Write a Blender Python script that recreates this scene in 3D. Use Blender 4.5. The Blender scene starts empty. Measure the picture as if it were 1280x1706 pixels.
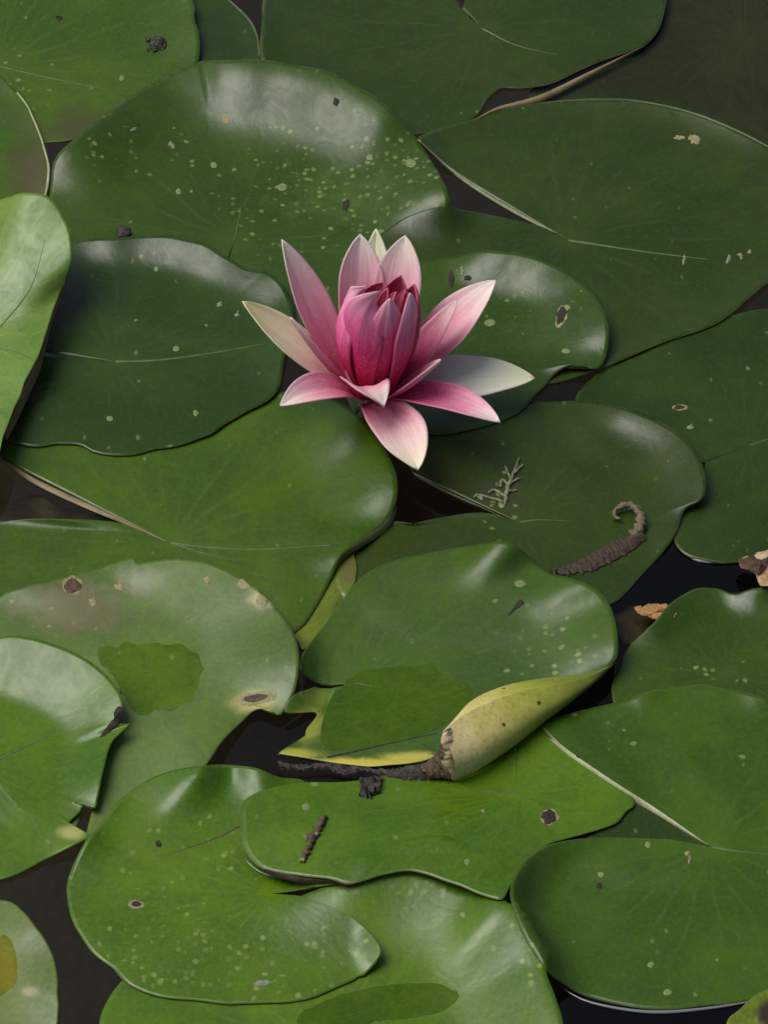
import bpy, math, random
import numpy as np
from mathutils import Vector
from mathutils.bvhtree import BVHTree

R = math.radians
random.seed(7)
rng = np.random.default_rng(7)
scene = bpy.context.scene
col = scene.collection

# ------------------------------------------------------------------ camera
ELEV = R(45.0)            # looking down on the pond at 45 degrees
VFOV = R(16.0)            # phone zoomed in
DIST = 0.2666 / math.tan(VFOV / 2)
FWD = np.array([0.0, math.cos(ELEV), -math.sin(ELEV)])
UPV = np.array([0.0, math.sin(ELEV), math.cos(ELEV)])
RGT = np.array([1.0, 0.0, 0.0])
CAM = -FWD * DIST
cd = bpy.data.cameras.new('camera')
cam = bpy.data.objects.new('camera', cd)
col.objects.link(cam)
cam.location = CAM
cam.rotation_euler = (math.pi / 2 - ELEV, 0, 0)
cd.sensor_fit = 'VERTICAL'
cd.sensor_height = 24
cd.lens = 12 / math.tan(VFOV / 2)
cd.clip_start = 0.05
cd.clip_end = 500
scene.camera = cam

# ------------------------------------------------------------------ sky, sun, exposure (bright overcast)
SUN_ELEV, SUN_AZ = R(62), R(-86)      # azimuth from +Y (away from camera), negative = left
LDIR = Vector((math.sin(SUN_AZ) * math.cos(SUN_ELEV), math.cos(SUN_AZ) * math.cos(SUN_ELEV), math.sin(SUN_ELEV)))
world = bpy.data.worlds.new('World')
scene.world = world
world.use_nodes = True
wn = world.node_tree
bg = wn.nodes['Background']
sky = wn.nodes.new('ShaderNodeTexSky')
sky.sky_type = 'NISHITA'
sky.sun_disc = False
sky.sun_elevation = SUN_ELEV
sky.sun_rotation = SUN_AZ
sky.air_density = 0.7
sky.dust_density = 4.0
sky.ozone_density = 1.0
wn.links.new(sky.outputs[0], bg.inputs[0])
bg.inputs[1].default_value = 0.05
sl = bpy.data.lights.new('sun', 'SUN')
sl.energy = 1.5
sl.angle = R(42)
sl.color = (1.0, 0.985, 0.97)
sun = bpy.data.objects.new('sun', sl)
col.objects.link(sun)
sun.rotation_euler = LDIR.to_track_quat('Z', 'Y').to_euler()
vs = scene.view_settings
vs.view_transform = 'Standard'
vs.look = 'None'
vs.gamma = 1
vs.use_curve_mapping = False
vs.exposure = 0.9
scene.cycles.max_bounces = 6
scene.cycles.diffuse_bounces = 3
scene.cycles.glossy_bounces = 3
scene.cycles.transparent_max_bounces = 6
scene.cycles.caustics_reflective = False
scene.cycles.caustics_refractive = False

# ------------------------------------------------------------------ helpers: where a sight line meets a level or an upright plane
PX = 0.2666 / 853.0       # metres covered by one photo pixel at the pond's centre
T2 = math.tan(VFOV / 2) / 853.0


def ray(u, v):
    u = np.asarray(u, float); v = np.asarray(v, float)
    d = FWD + ((u - 640) * T2)[..., None] * RGT + ((853 - v) * T2)[..., None] * UPV
    return d


def on_z(u, v, z):
    d = ray(u, v)
    k = (np.asarray(z, float) - CAM[2]) / d[..., 2]
    return CAM + d * k[..., None]


def on_y(u, v, y):
    d = ray(u, v)
    k = (np.asarray(y, float) - CAM[1]) / d[..., 1]
    return CAM + d * k[..., None]


def to_px(P):
    q = np.asarray(P) - CAM
    f = q @ FWD
    return 640 + (q @ RGT) / f / T2, 853 - (q @ UPV) / f / T2


def spline(pts, n, closed=False):
    """Catmull-Rom through pts (duplicate a point for a corner), resampled evenly to n points."""
    p = np.array([q[:2] for q in pts], float)
    if closed:
        p = np.vstack([p[-1:], p, p[:2]])
    else:
        p = np.vstack([2 * p[0] - p[1], p, 2 * p[-1] - p[-2]])
    out = []
    for i in range(1, len(p) - 2):
        t = np.linspace(0, 1, 14, endpoint=False)[:, None]
        a, b, c, d = p[i - 1], p[i], p[i + 1], p[i + 2]
        out.append(0.5 * (2 * b + (c - a) * t + (2 * a - 5 * b + 4 * c - d) * t ** 2 + (3 * b - a - 3 * c + d) * t ** 3))
    out = np.vstack(out + [p[-2][None]])
    s = np.r_[0, np.cumsum(np.hypot(*np.diff(out, axis=0).T))]
    q = np.linspace(0, s[-1], n)
    return np.c_[np.interp(q, s, out[:, 0]), np.interp(q, s, out[:, 1])]


def wob(n, k, amp, r=rng):
    """smooth 1D noise of n samples with about k wiggles"""
    c = r.normal(size=k + 4)
    x = np.linspace(1, k + 1, n)
    i = x.astype(int); f = x - i
    f = f * f * (3 - 2 * f)
    return amp * (c[i] * (1 - f) + c[i + 1] * f)


def link(name, verts, faces, mats, parent=None, smooth=True, mat_idx=None):
    me = bpy.data.meshes.new(name)
    me.from_pydata(verts.tolist() if hasattr(verts, 'tolist') else verts, [], faces.tolist() if hasattr(faces, 'tolist') else faces)
    for m in (mats if isinstance(mats, (list, tuple)) else [mats]):
        me.materials.append(m)
    if mat_idx is not None:
        me.polygons.foreach_set('material_index', np.asarray(mat_idx, dtype=np.int32))
    if smooth:
        me.polygons.foreach_set('use_smooth', np.ones(len(me.polygons), dtype=bool))
    me.update()
    o = bpy.data.objects.new(name, me)
    col.objects.link(o)
    if parent is not None:
        o.parent = parent
        o.matrix_parent_inverse = parent.matrix_world.inverted()
    return o


def tag(o, label, cat, group=None):
    o['label'] = label
    o['category'] = cat
    if group:
        o['group'] = group
    return o


def set_uv(me, uv_per_vert, name='UVMap'):
    lay = me.uv_layers.new(name=name)
    li = np.empty(len(me.loops), dtype=np.int32)
    me.loops.foreach_get('vertex_index', li)
    lay.data.foreach_set('uv', np.ascontiguousarray(uv_per_vert[li], dtype=np.float32).ravel())


def set_col(me, name, rgba):
    a = me.attributes.new(name, 'FLOAT_COLOR', 'POINT')
    a.data.foreach_set('color', np.ascontiguousarray(rgba, dtype=np.float32).ravel())


# ------------------------------------------------------------------ materials
class NT:
    def __init__(self, name):
        self.m = bpy.data.materials.new(name)
        self.m.use_nodes = True
        self.t = self.m.node_tree
        self.b = self.t.nodes['Principled BSDF']

    def n(self, kind, **kw):
        nd = self.t.nodes.new('ShaderNode' + kind)
        for k, v in kw.items():
            setattr(nd, k, v)
        return nd

    def l(self, a, b):
        self.t.links.new(a, b)

    def val(self, x, sock):
        if isinstance(x, bpy.types.NodeSocket):
            self.l(x, sock)
        else:
            sock.default_value = x

    def math(self, op, a, b=0.0, c=None, clamp=False):
        nd = self.n('Math', operation=op, use_clamp=clamp)
        self.val(a, nd.inputs[0]); self.val(b, nd.inputs[1])
        if c is not None:
            self.val(c, nd.inputs[2])
        return nd.outputs[0]

    def mix(self, f, a, b, blend='MIX'):
        nd = self.n('Mix', data_type='RGBA', blend_type=blend)
        self.val(f, nd.inputs[0])
        for x, s in ((a, nd.inputs[6]), (b, nd.inputs[7])):
            if isinstance(x, bpy.types.NodeSocket):
                self.l(x, s)
            else:
                s.default_value = (*x, 1) if len(x) == 3 else x
        return nd.outputs[2]

    def smooth(self, x, lo, hi, a=0.0, b=1.0):
        nd = self.n('MapRange', interpolation_type='SMOOTHSTEP')
        self.val(x, nd.inputs[0])
        for i, v in enumerate((lo, hi, a, b)):
            self.val(v, nd.inputs[i + 1])
        return nd.outputs[0]

    def noise(self, vec, scale, detail=3, rough=0.5, dist=0.0):
        nd = self.n('TexNoise')
        if vec is not None:
            self.l(vec, nd.inputs['Vector'])
        nd.inputs['Scale'].default_value = scale
        nd.inputs['Detail'].default_value = detail
        nd.inputs['Roughness'].default_value = rough
        nd.inputs['Distortion'].default_value = dist
        return nd.outputs[0]

    def voro(self, vec, scale, rnd=1.0):
        nd = self.n('TexVoronoi', feature='F1')
        self.l(vec, nd.inputs['Vector'])
        nd.inputs['Scale'].default_value = scale
        nd.inputs['Randomness'].default_value = rnd
        return nd.outputs['Distance'], nd.outputs['Color']


def leaf_material(name, c1, c2, rough=0.30, spots=0.35, flecks=0.3, seed=0.0, spec=0.5, vein=0.5, wet=False, uvname=True):
    c1 = (c1[0], c1[1], c1[2] * 0.55); c2 = (c2[0], c2[1], c2[2] * 0.55)
    k = NT(name)
    geo = k.n('NewGeometry')
    mp = k.n('Mapping')
    k.l(geo.outputs['Position'], mp.inputs['Vector'])
    mp.inputs['Location'].default_value = (seed * 3.1, seed * 1.7, seed * 0.37)
    pos = mp.outputs[0]
    flat = k.n('Mapping')
    k.l(pos, flat.inputs['Vector'])
    flat.inputs['Scale'].default_value = (1, 1, 0.0)
    wn_ = k.n('TexNoise'); k.l(flat.outputs[0], wn_.inputs['Vector'])
    wn_.inputs['Scale'].default_value = 330; wn_.inputs['Detail'].default_value = 2
    vm = k.n('VectorMath', operation='MULTIPLY_ADD')
    k.l(wn_.outputs['Color'], vm.inputs[0]); vm.inputs[1].default_value = (0.0022, 0.0022, 0); k.l(flat.outputs[0], vm.inputs[2])
    fp = vm.outputs[0]
    uv = k.n('UVMap', uv_map='UVMap')
    sx = k.n('SeparateXYZ')
    k.l(uv.outputs[0], sx.inputs[0])
    ang, rad = sx.outputs[0], sx.outputs[1]
    n1 = k.noise(pos, 16, 2, 0.6)
    n2 = k.noise(pos, 70, 3, 0.6, 0.9)
    n3 = k.noise(pos, 420, 2, 0.6)
    base = k.mix(k.smooth(n1, 0.32, 0.68), tuple(x * 0.92 for x in c1), (c2[0] * 1.12, c2[1] * 1.05, c2[2]))
    base = k.mix(k.smooth(n2, 0.35, 0.75, 0.0, 0.6), base, tuple(x * 0.68 for x in c1))
    base = k.mix(k.smooth(n3, 0.35, 0.75, 0.0, 0.22), base, tuple(min(1, x * 1.7) for x in c2))
    # veins: fine lines fanning out from the stalk
    cw = k.n('CombineXYZ')
    k.l(ang, cw.inputs[0]); k.l(rad, cw.inputs[1])
    nv = k.noise(cw.outputs[0], 3.0, 1, 0.5)
    av = k.math('MULTIPLY_ADD', nv, 0.035, ang)
    fr = k.math('FRACT', k.math('MULTIPLY', av, 21.0))
    d1 = k.math('ABSOLUTE', k.math('SUBTRACT', fr, 0.5))
    w1 = k.math('MULTIPLY', d1, rad)
    v1 = k.smooth(w1, 0.0, 0.05, 1.0, 0.0)
    fr2 = k.math('FRACT', k.math('MULTIPLY', k.math('MULTIPLY_ADD', nv, 0.07, ang), 57.0))
    d2 = k.math('ABSOLUTE', k.math('SUBTRACT', fr2, 0.5))
    v2 = k.math('MULTIPLY', k.smooth(d2, 0.0, 0.16, 1.0, 0.0), k.smooth(rad, 0.45, 0.75, 0.0, 0.6))
    vv = k.math('MAXIMUM', v1, v2)
    vv = k.math('MULTIPLY', vv, k.math('MULTIPLY', k.smooth(rad, 0.25, 0.95, 1.0, 0.3), k.smooth(rad, 0.0, 0.3, 0.25, 1.0)))
    vv = k.math('MULTIPLY', vv, k.smooth(n2, 0.35, 0.65))
    base = k.mix(k.math('MULTIPLY', vv, 0.34 * vein), base, tuple(min(1, x * 2.2 + 0.01) for x in c2))
    # pale radial fade at the stalk
    base = k.mix(k.smooth(rad, 0.0, 0.16, 0.2, 0.0), base, (c2[0] * 2.0, c2[1] * 1.7, c2[2] * 1.6))
    # yellowing, browning, reddening painted on the blade with uneven borders
    tn = k.n('Attribute', attribute_name='tint')
    ta = k.math('ADD', tn.outputs['Alpha'], k.math('MULTIPLY', k.math('SUBTRACT', n2, 0.5), 0.7))
    tm = k.math('MULTIPLY', k.smooth(ta, 0.12, 0.75), k.smooth(tn.outputs['Alpha'], 0.02, 0.2))
    if not wet:
        base = k.mix(tm, base, tn.outputs['Color'])
    # pale round spots and flecks
    dsp, csp = k.voro(fp, 46)
    cs = k.n('SeparateColor'); k.l(csp, cs.inputs[0])
    on = k.math('LESS_THAN', cs.outputs[0], spots)
    rr = k.math('MULTIPLY_ADD', cs.outputs[1], 0.05, 0.03)
    q = k.math('DIVIDE', dsp, rr)
    ringy = k.math('MULTIPLY', k.smooth(q, 0.75, 1.2, 1.0, 0.0), k.smooth(q, 0.0, 0.8, 0.65, 1.0))
    m1 = k.math('MULTIPLY', ringy, on)
    base = k.mix(k.math('MULTIPLY', m1, k.math('MULTIPLY_ADD', cs.outputs[2], 0.45, 0.15)), base, (0.18, 0.26, 0.10))
    dw = k.n('Mapping'); k.l(fp, dw.inputs['Vector'])
    dw.inputs['Rotation'].default_value = (0, 0, 0.9 + seed)
    dw.inputs['Scale'].default_value = (1.0, 0.6, 1)
    df, cf = k.voro(dw.outputs[0], 120)
    cs2 = k.n('SeparateColor'); k.l(cf, cs2.inputs[0])
    on2 = k.math('LESS_THAN', cs2.outputs[0], flecks)
    df2 = k.math('MULTIPLY_ADD', k.math('SUBTRACT', n3, 0.5), 0.25, df)
    m2 = k.math('MULTIPLY', k.smooth(df2, 0.06, 0.16, 1.0, 0.0), on2)
    base = k.mix(k.math('MULTIPLY', m2, k.math('MULTIPLY_ADD', cs2.outputs[1], 0.5, 0.1)), base, (0.15, 0.21, 0.09))
    # dense yellow speckle where painted
    dd, cdn = k.voro(fp, 250)
    cs3 = k.n('SeparateColor'); k.l(cdn, cs3.inputs[0])
    spk = k.n('Attribute', attribute_name='speck')
    on3 = k.math('LESS_THAN', cs3.outputs[0], k.math('MULTIPLY', spk.outputs['Fac'], 0.9))
    m3 = k.math('MULTIPLY', k.smooth(dd, 0.25, 0.45, 1.0, 0.0), on3)
    base = k.mix(k.math('MULTIPLY', m3, k.math('MULTIPLY_ADD', cs3.outputs[1], 0.6, 0.1)), base, (0.20, 0.25, 0.07))
    # dark grime specks
    d4, c4 = k.voro(fp, 33)
    cs4 = k.n('SeparateColor'); k.l(c4, cs4.inputs[0])
    m4 = k.math('MULTIPLY', k.smooth(k.math('MULTIPLY_ADD', n3, 0.04, d4), 0.035, 0.06, 1.0, 0.0), k.math('LESS_THAN', cs4.outputs[1], 0.22))
    base = k.mix(k.math('MULTIPLY', m4, 0.85), base, (0.012, 0.014, 0.008))
    # pale thin margin
    rim = k.smooth(rad, 0.984, 0.997)
    base = k.mix(k.math('MULTIPLY', rim, k.smooth(n2, 0.4, 0.65, 0.0, 0.32)), base, (0.12, 0.15, 0.06))
    k.l(base, k.b.inputs['Base Color'])
    # gloss: waxy, uneven along the veins
    cw2 = k.n('CombineXYZ')
    k.l(k.math('MULTIPLY', ang, 60.0), cw2.inputs[0]); k.l(k.math('MULTIPLY', rad, 6.0), cw2.inputs[1])
    st = k.noise(cw2.outputs[0], 1.0, 2, 0.65)
    ro = k.math('ADD', k.smooth(n2, 0.2, 0.8, rough - 0.07, rough + 0.08), k.math('MULTIPLY', k.math('SUBTRACT', st, 0.5), 0.16))
    k.l(ro, k.b.inputs['Roughness'])
    k.b.inputs['IOR'].default_value = 1.42
    k.b.inputs['Specular IOR Level'].default_value = spec
    # relief
    bp = k.n('Bump')
    bp.inputs['Strength'].default_value = 0.10 if not wet else 0.04
    bp.inputs['Distance'].default_value = 0.002
    h = k.math('ADD', k.math('MULTIPLY', n2, 0.9), k.math('MULTIPLY', st, 0.35))
    h = k.math('ADD', h, k.math('MULTIPLY', n3, 0.12))
    k.l(h, bp.inputs['Height'])
    k.l(bp.outputs[0], k.b.inputs['Normal'])
    return k.m


def simple_material(name, c1, c2, scale=120, rough=0.6, bump=0.3, dist=0.001, lo=0.35, hi=0.65, spec=0.4, detail=5):
    k = NT(name)
    geo = k.n('NewGeometry')
    n1 = k.noise(geo.outputs['Position'], scale, detail, 0.65)
    n2 = k.noise(geo.outputs['Position'], scale * 4.3, 3, 0.6)
    base = k.mix(k.smooth(n1, lo, hi), c1, c2)
    base = k.mix(k.smooth(n2, 0.4, 0.75, 0, 0.35), base, tuple(x * 0.55 for x in c1))
    k.l(base, k.b.inputs['Base Color'])
    k.b.inputs['Roughness'].default_value = rough
    k.b.inputs['Specular IOR Level'].default_value = spec
    bp = k.n('Bump'); bp.inputs['Strength'].default_value = bump; bp.inputs['Distance'].default_value = dist
    k.l(k.math('ADD', n1, k.math('MULTIPLY', n2, 0.4)), bp.inputs['Height'])
    k.l(bp.outputs[0], k.b.inputs['Normal'])
    return k.m


M_under = simple_material('leaf_underside', (0.065, 0.085, 0.02), (0.10, 0.115, 0.03), 60, 0.55, 0.2)
M_under_red = simple_material('leaf_underside_reddish', (0.16, 0.11, 0.045), (0.21, 0.17, 0.08), 60, 0.55, 0.2)
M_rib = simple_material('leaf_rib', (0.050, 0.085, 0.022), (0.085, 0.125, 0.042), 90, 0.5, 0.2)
M_strip = simple_material('pale_leaf_edge', (0.26, 0.28, 0.14), (0.36, 0.37, 0.22), 90, 0.5, 0.2)
M_hole = simple_material('rotten_hole', (0.012, 0.010, 0.008), (0.03, 0.022, 0.015), 500, 0.8, 0.6)
M_brown = simple_material('brown_rot', (0.045, 0.028, 0.016), (0.11, 0.075, 0.04), 400, 0.75, 0.6)
M_black = simple_material('black_rot', (0.012, 0.009, 0.007), (0.045, 0.036, 0.027), 260, 0.5, 0.9, 0.0015)
M_curl = simple_material('dead_strip', (0.034, 0.019, 0.011), (0.062, 0.037, 0.022), 500, 0.7, 0.7)
M_curl_tip = simple_material('dead_strip_tip', (0.10, 0.07, 0.04), (0.20, 0.15, 0.09), 500, 0.7, 0.6)
M_twig = simple_material('pale_sprig', (0.11, 0.13, 0.06), (0.23, 0.24, 0.14), 500, 0.7, 0.5)
M_mud = simple_material('mud_clump', (0.02, 0.017, 0.013), (0.07, 0.06, 0.045), 600, 0.8, 0.9)
M_dead = simple_material('dead_leaf', (0.30, 0.17, 0.06), (0.50, 0.40, 0.24), 130, 0.65, 0.4)
M_deadbrown = simple_material('dead_leaf_brown', (0.03, 0.016, 0.010), (0.09, 0.045, 0.02), 200, 0.6, 0.5)
M_sunk = simple_material('sunken_leaf', (0.06, 0.045, 0.022), (0.12, 0.09, 0.045), 90, 0.7, 0.4)
M_white = simple_material('pale_fleck', (0.55, 0.56, 0.48), (0.7, 0.7, 0.62), 600, 0.6, 0.3)
M_yellowspot = simple_material('yellow_spot', (0.11, 0.16, 0.04), (0.18, 0.22, 0.08), 500, 0.5, 0.3)
M_tanspot = simple_material('tan_spot', (0.17, 0.16, 0.06), (0.28, 0.25, 0.12), 500, 0.6, 0.4)


def water_material():
    k = NT('pond_water_surface')
    out = k.t.nodes['Material Output']
    fr = k.n('Fresnel'); fr.inputs['IOR'].default_value = 1.33
    gl = k.n('BsdfGlossy'); gl.inputs['Roughness'].default_value = 0.02
    gl.inputs['Color'].default_value = (1, 1, 1, 1)
    tr = k.n('BsdfTransparent'); tr.inputs['Color'].default_value = (0.52, 0.52, 0.44, 1)
    geo = k.n('NewGeometry')
    bp = k.n('Bump'); bp.inputs['Strength'].default_value = 0.05; bp.inputs['Distance'].default_value = 0.004
    k.l(k.noise(geo.outputs['Position'], 14, 2, 0.5), bp.inputs['Height'])
    k.l(bp.outputs[0], gl.inputs['Normal']); k.l(bp.outputs[0], fr.inputs['Normal'])
    mx = k.n('MixShader')
    k.l(fr.outputs[0], mx.inputs[0]); k.l(tr.outputs[0], mx.inputs[1]); k.l(gl.outputs[0], mx.inputs[2])
    k.l(mx.outputs[0], out.inputs[0])
    return k.m


M_water = water_material()
M_bed = simple_material('pond_mud', (0.040, 0.035, 0.024), (0.060, 0.052, 0.036), 8, 0.9, 0.5, 0.02)

# ------------------------------------------------------------------ setting: pond bed and water
S = 60.0
v = np.array([[-S, -S, 0], [S, -S, 0], [S, S, 0], [-S, S, 0]], float)
o = link('pond_bed', v + [0, 0, -0.35], [(0, 1, 2, 3)], M_bed); o['kind'] = 'structure'
o = link('water', v, [(0, 1, 2, 3)], M_water); o['kind'] = 'structure'

# ------------------------------------------------------------------ height field: pads float on the water and drape over each other
CELL = 0.0015
X0, Y0H, NXH, NYH = -0.5, -0.7, 667, 1000
H = np.zeros((NYH, NXH))


def blur(A, s):
    r = int(3 * s)
    kx = np.exp(-0.5 * (np.arange(-r, r + 1) / s) ** 2); kx /= kx.sum()
    P = np.pad(A, r, mode='edge')
    B = sum(kx[i] * P[i:i + A.shape[0], :] for i in range(2 * r + 1))
    return sum(kx[i] * B[:, i:i + A.shape[1]] for i in range(2 * r + 1))


def dilate(A, r):
    P = np.pad(A, r, mode='edge')
    B = P[0:A.shape[0], :]
    for i in range(1, 2 * r + 1):
        B = np.maximum(B, P[i:i + A.shape[0], :])
    C = B[:, 0:A.shape[1]]
    for i in range(1, 2 * r + 1):
        C = np.maximum(C, B[:, i:i + A.shape[1]])
    return C


def sample(A, x, y):
    fx = np.clip((x - X0) / CELL, 0, NXH - 2); fy = np.clip((y - Y0H) / CELL, 0, NYH - 2)
    i = fx.astype(int); j = fy.astype(int); a = fx - i; b = fy - j
    return (A[j, i] * (1 - a) + A[j, i + 1] * a) * (1 - b) + (A[j + 1, i] * (1 - a) + A[j + 1, i + 1] * a) * b


def splat(xyz):
    """raise H to the given grid of points (rings x segments x 3), filled in between"""
    global H
    n, m, _ = xyz.shape
    g = xyz
    for ax in (0, 1):
        mid = [g]
        K = 4
        a = np.take(g, range(g.shape[ax] - 1), axis=ax); b = np.take(g, range(1, g.shape[ax]), axis=ax)
        parts = [a + (b - a) * (q / K) for q in range(K)]
        g = np.stack(parts, axis=ax + 1)
        sh = list(a.shape); sh[ax] *= K
        g = g.reshape(sh)
    p = g.reshape(-1, 3)
    i = ((p[:, 0] - X0) / CELL + 0.5).astype(int); j = ((p[:, 1] - Y0H) / CELL + 0.5).astype(int)
    ok = (i >= 0) & (i < NXH) & (j >= 0) & (j < NYH)
    np.maximum.at(H, (j[ok], i[ok]), p[ok, 2])


NS, NR = 230, 38
PADS = {}


def make_pad(key, center, outline, c1, c2, label, z0=0.0010, lifts=(), bumps=(), dome=0.0, start=0.72, flat=0.35, rough=0.30, spots=0.35,
             flecks=0.3, tints=(), specks=(), thick=0.0008, under=None, ribs=(), wob_amp=1.2, spec=0.5, drape=True, group='lily pads crowding the pond',
             vein=0.5, sunk=None, soft=3):
    """outline: from one side of the notch round to the other (photo pixels, as seen), centre = stalk.
    lifts: (u, v, height mm, spread px) raise the rim there; bumps: (u, v, height mm, spread px) swell the blade there."""
    r = np.random.default_rng(abs(hash(key)) % 1 + sum(map(ord, key)) * 13)
    O = spline(outline, NS)
    win = np.clip(np.minimum(np.arange(NS), np.arange(NS)[::-1]) / 8.0, 0, 1)[:, None]
    seam = math.hypot(outline[0][0] - outline[-1][0], outline[0][1] - outline[-1][1]) < 12
    O = O + win * np.c_[wob(NS, 46, wob_amp * 0.6, r) + wob(NS, 14, wob_amp, r), wob(NS, 46, wob_amp * 0.6, r) + wob(NS, 14, wob_amp, r)]
    lift = np.zeros(NS)
    for (u, w, h, s) in lifts:
        lift += 2.5 * h * np.exp(-((O[:, 0] - u) ** 2 + ((O[:, 1] - w) * 1.3) ** 2) / (s * s))
    # slope in degrees over the outer part of the blade -> height of the rim there
    Of = on_z(O[:, 0], O[:, 1], 0.0); Cf = on_z(center[0], center[1], 0.0)
    reach = np.hypot(*(Of - Cf)[:, :2].T)
    lift = np.tan(np.radians(27 * np.tanh(lift / 27))) * reach
    rr = (np.linspace(0, 1, NR + 1)) ** 0.85
    fine = np.linspace(0, 1, 400)
    q_ = np.clip((fine - start + 0.08) / 0.32, 0, 1)
    q2 = np.clip((fine - 0.90) / 0.10, 0, 1)
    slope = q_ * q_ * (3 - 2 * q_) * (1 - flat * q2 * q2 * (3 - 2 * q2))
    prof = np.interp(rr, fine, np.cumsum(slope) / 400)
    lift = lift + win[:, 0] * wob(NS, 16, 0.0006, r) / max(prof[-1], 0.05)
    RR = rr[:, None]
    if drape:
        HB = blur(dilate(H, soft), float(soft))
        HM = dilate(H, 1)
    zr = lift * prof[-1] + z0
    # inside the blade the dents of the margin die away
    ks = np.exp(-0.5 * (np.arange(-24, 25) / 9.0) ** 2); ks /= ks.sum()

    def run_mean(A):
        A2 = A[:, None] if A.ndim == 1 else A
        e = np.vstack([2 * A2[:1] - A2[1:25][::-1], A2, 2 * A2[-1:] - A2[-25:-1][::-1]])
        o_ = np.stack([np.convolve(e[:, i], ks, mode='valid') for i in range(A2.shape[1])], 1)
        return o_[:, 0] if A.ndim == 1 else o_
    mw = np.clip((RR - 0.55) / 0.45, 0, 1)
    MIXW = mw * mw * (3 - 2 * mw) * np.ones((1, NS))
    lift_s = run_mean(lift)
    zc = z0
    for it in range(5):
        O3 = on_z(O[:, 0], O[:, 1], zr)
        C3 = on_z(center[0], center[1], zc)
        xy = C3[:2] + RR[..., None] * (MIXW[..., None] * (O3[None, :, :2] - C3[:2]) + (1 - MIXW[..., None]) * (run_mean(O3[:, :2]) - C3[:2])[None])
        z = z0 + prof[:, None] * (MIXW * lift[None, :] + (1 - MIXW) * lift_s[None, :]) + dome * (1 - RR ** 2)
        if bumps:
            U, W = to_px(np.dstack([xy, z]))
            for (u, w, h, s) in bumps:
                z = z + h * 0.001 * np.exp(-((U - u) ** 2 + ((W - w) * 1.3) ** 2) / (s * s))
        if drape:
            need = np.maximum(sample(HB, xy[..., 0], xy[..., 1]), sample(HM, xy[..., 0], xy[..., 1]))
            need = np.where(need > 0.0002, need + 0.0011, 0)
            d = z - need
            kk = 0.0006
            z = np.maximum(z, need) + kk * np.exp(-np.abs(d) / kk) * 0.5 * (need > 0)
            # even out across the blade
            for _ in range(3):
                zz = z.copy()
                zz[1:-1] = 0.25 * z[:-2] + 0.5 * z[1:-1] + 0.25 * z[2:]
                zz[:, 1:-1] = 0.25 * zz[:, :-2] + 0.5 * zz[:, 1:-1] + 0.25 * zz[:, 2:]
                z = np.maximum(zz, need)
        z[0, :] = z[0].mean()
        zr = z[-1]
        zc = z[0, 0]
    if sunk is not None:
        z = z * 0 + sunk + prof[:, None] * lift[None, :]
        O3 = on_z(O[:, 0], O[:, 1], z[-1]); C3 = on_z(center[0], center[1], sunk)
        xy = C3[:2] + RR[..., None] * (O3[None, :, :2] - C3[:2])
    G = np.dstack([xy, z])
    if seam:
        G[:, 0] = G[:, -1] = 0.5 * (G[:, 0] + G[:, -1])
    n, m = NR + 1, NS
    top = G.reshape(-1, 3)
    bot = top - [0, 0, thick]
    V = np.vstack([top, bot])
    idx = np.arange(n * m).reshape(n, m)
    a, b, c, d = idx[:-1, :-1], idx[1:, :-1], idx[1:, 1:], idx[:-1, 1:]
    ft = np.stack([a, b, c, d], -1).reshape(-1, 4)
    fb = np.stack([a, d, c, b], -1).reshape(-1, 4) + n * m
    ring = idx[-1]
    fr = np.stack([ring[:-1], ring[:-1] + n * m, ring[1:] + n * m, ring[1:]], -1)
    e0, e1 = idx[:, 0], idx[:, -1]
    f0 = np.stack([e0[:-1], e0[:-1] + n * m, e0[1:] + n * m, e0[1:]], -1)
    f1 = np.stack([e1[:-1], e1[1:], e1[1:] + n * m, e1[:-1] + n * m], -1)
    # orientation: make the upper side face up
    A, B, Cc = top[ft[len(ft) // 2][0]], top[ft[len(ft) // 2][1]], top[ft[len(ft) // 2][2]]
    F = np.vstack([ft, fb, fr, f0, f1])
    if np.cross(B - A, Cc - A)[2] < 0:
        F = F[:, ::-1]
    mi = np.r_[np.zeros(len(ft)), np.ones(len(fb)), np.full(len(fr) + len(f0) + len(f1), 2)]
    seed = (sum(map(ord, key)) * 7 % 97) / 9.7
    mat = leaf_material('leaf_' + key, c1, c2, rough=rough, spots=spots, flecks=flecks, seed=seed, spec=spec, vein=vein)
    und = under or M_under
    ob = link('lily_pad', V, F, [mat, und, und], mat_idx=mi)
    me = ob.data
    ang = np.linspace(0, 1, m)
    uv = np.zeros((n, m, 2)); uv[..., 0] = ang[None]; uv[..., 1] = rr[:, None]
    set_uv(me, np.vstack([uv.reshape(-1, 2)] * 2))
    U, W = to_px(top)
    rgba = np.zeros((n * m, 4)); rgba[:, :3] = c1
    for (u, w, su, sv, cc, st) in tints:
        f = st * np.exp(-(((U - u) / su) ** 2 + ((W - w) / sv) ** 2))
        wgt = f / np.maximum(f + rgba[:, 3], 1e-6)
        rgba[:, :3] = rgba[:, :3] * (1 - wgt[:, None]) + np.array(cc) * wgt[:, None]
        rgba[:, 3] = np.maximum(rgba[:, 3], f)
    sp = np.zeros(n * m)
    for (u, w, su, sv, st) in specks:
        sp = np.maximum(sp, st * np.exp(-(((U - u) / su) ** 2 + ((W - w) / sv) ** 2)))
    set_col(me, 'tint', np.vstack([rgba] * 2))
    at = me.attributes.new('speck', 'FLOAT', 'POINT')
    at.data.foreach_set('value', np.r_[sp, sp].astype(np.float32))
    tag(ob, label, 'lily pad', group)
    if sunk is None:
        splat(G)
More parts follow.
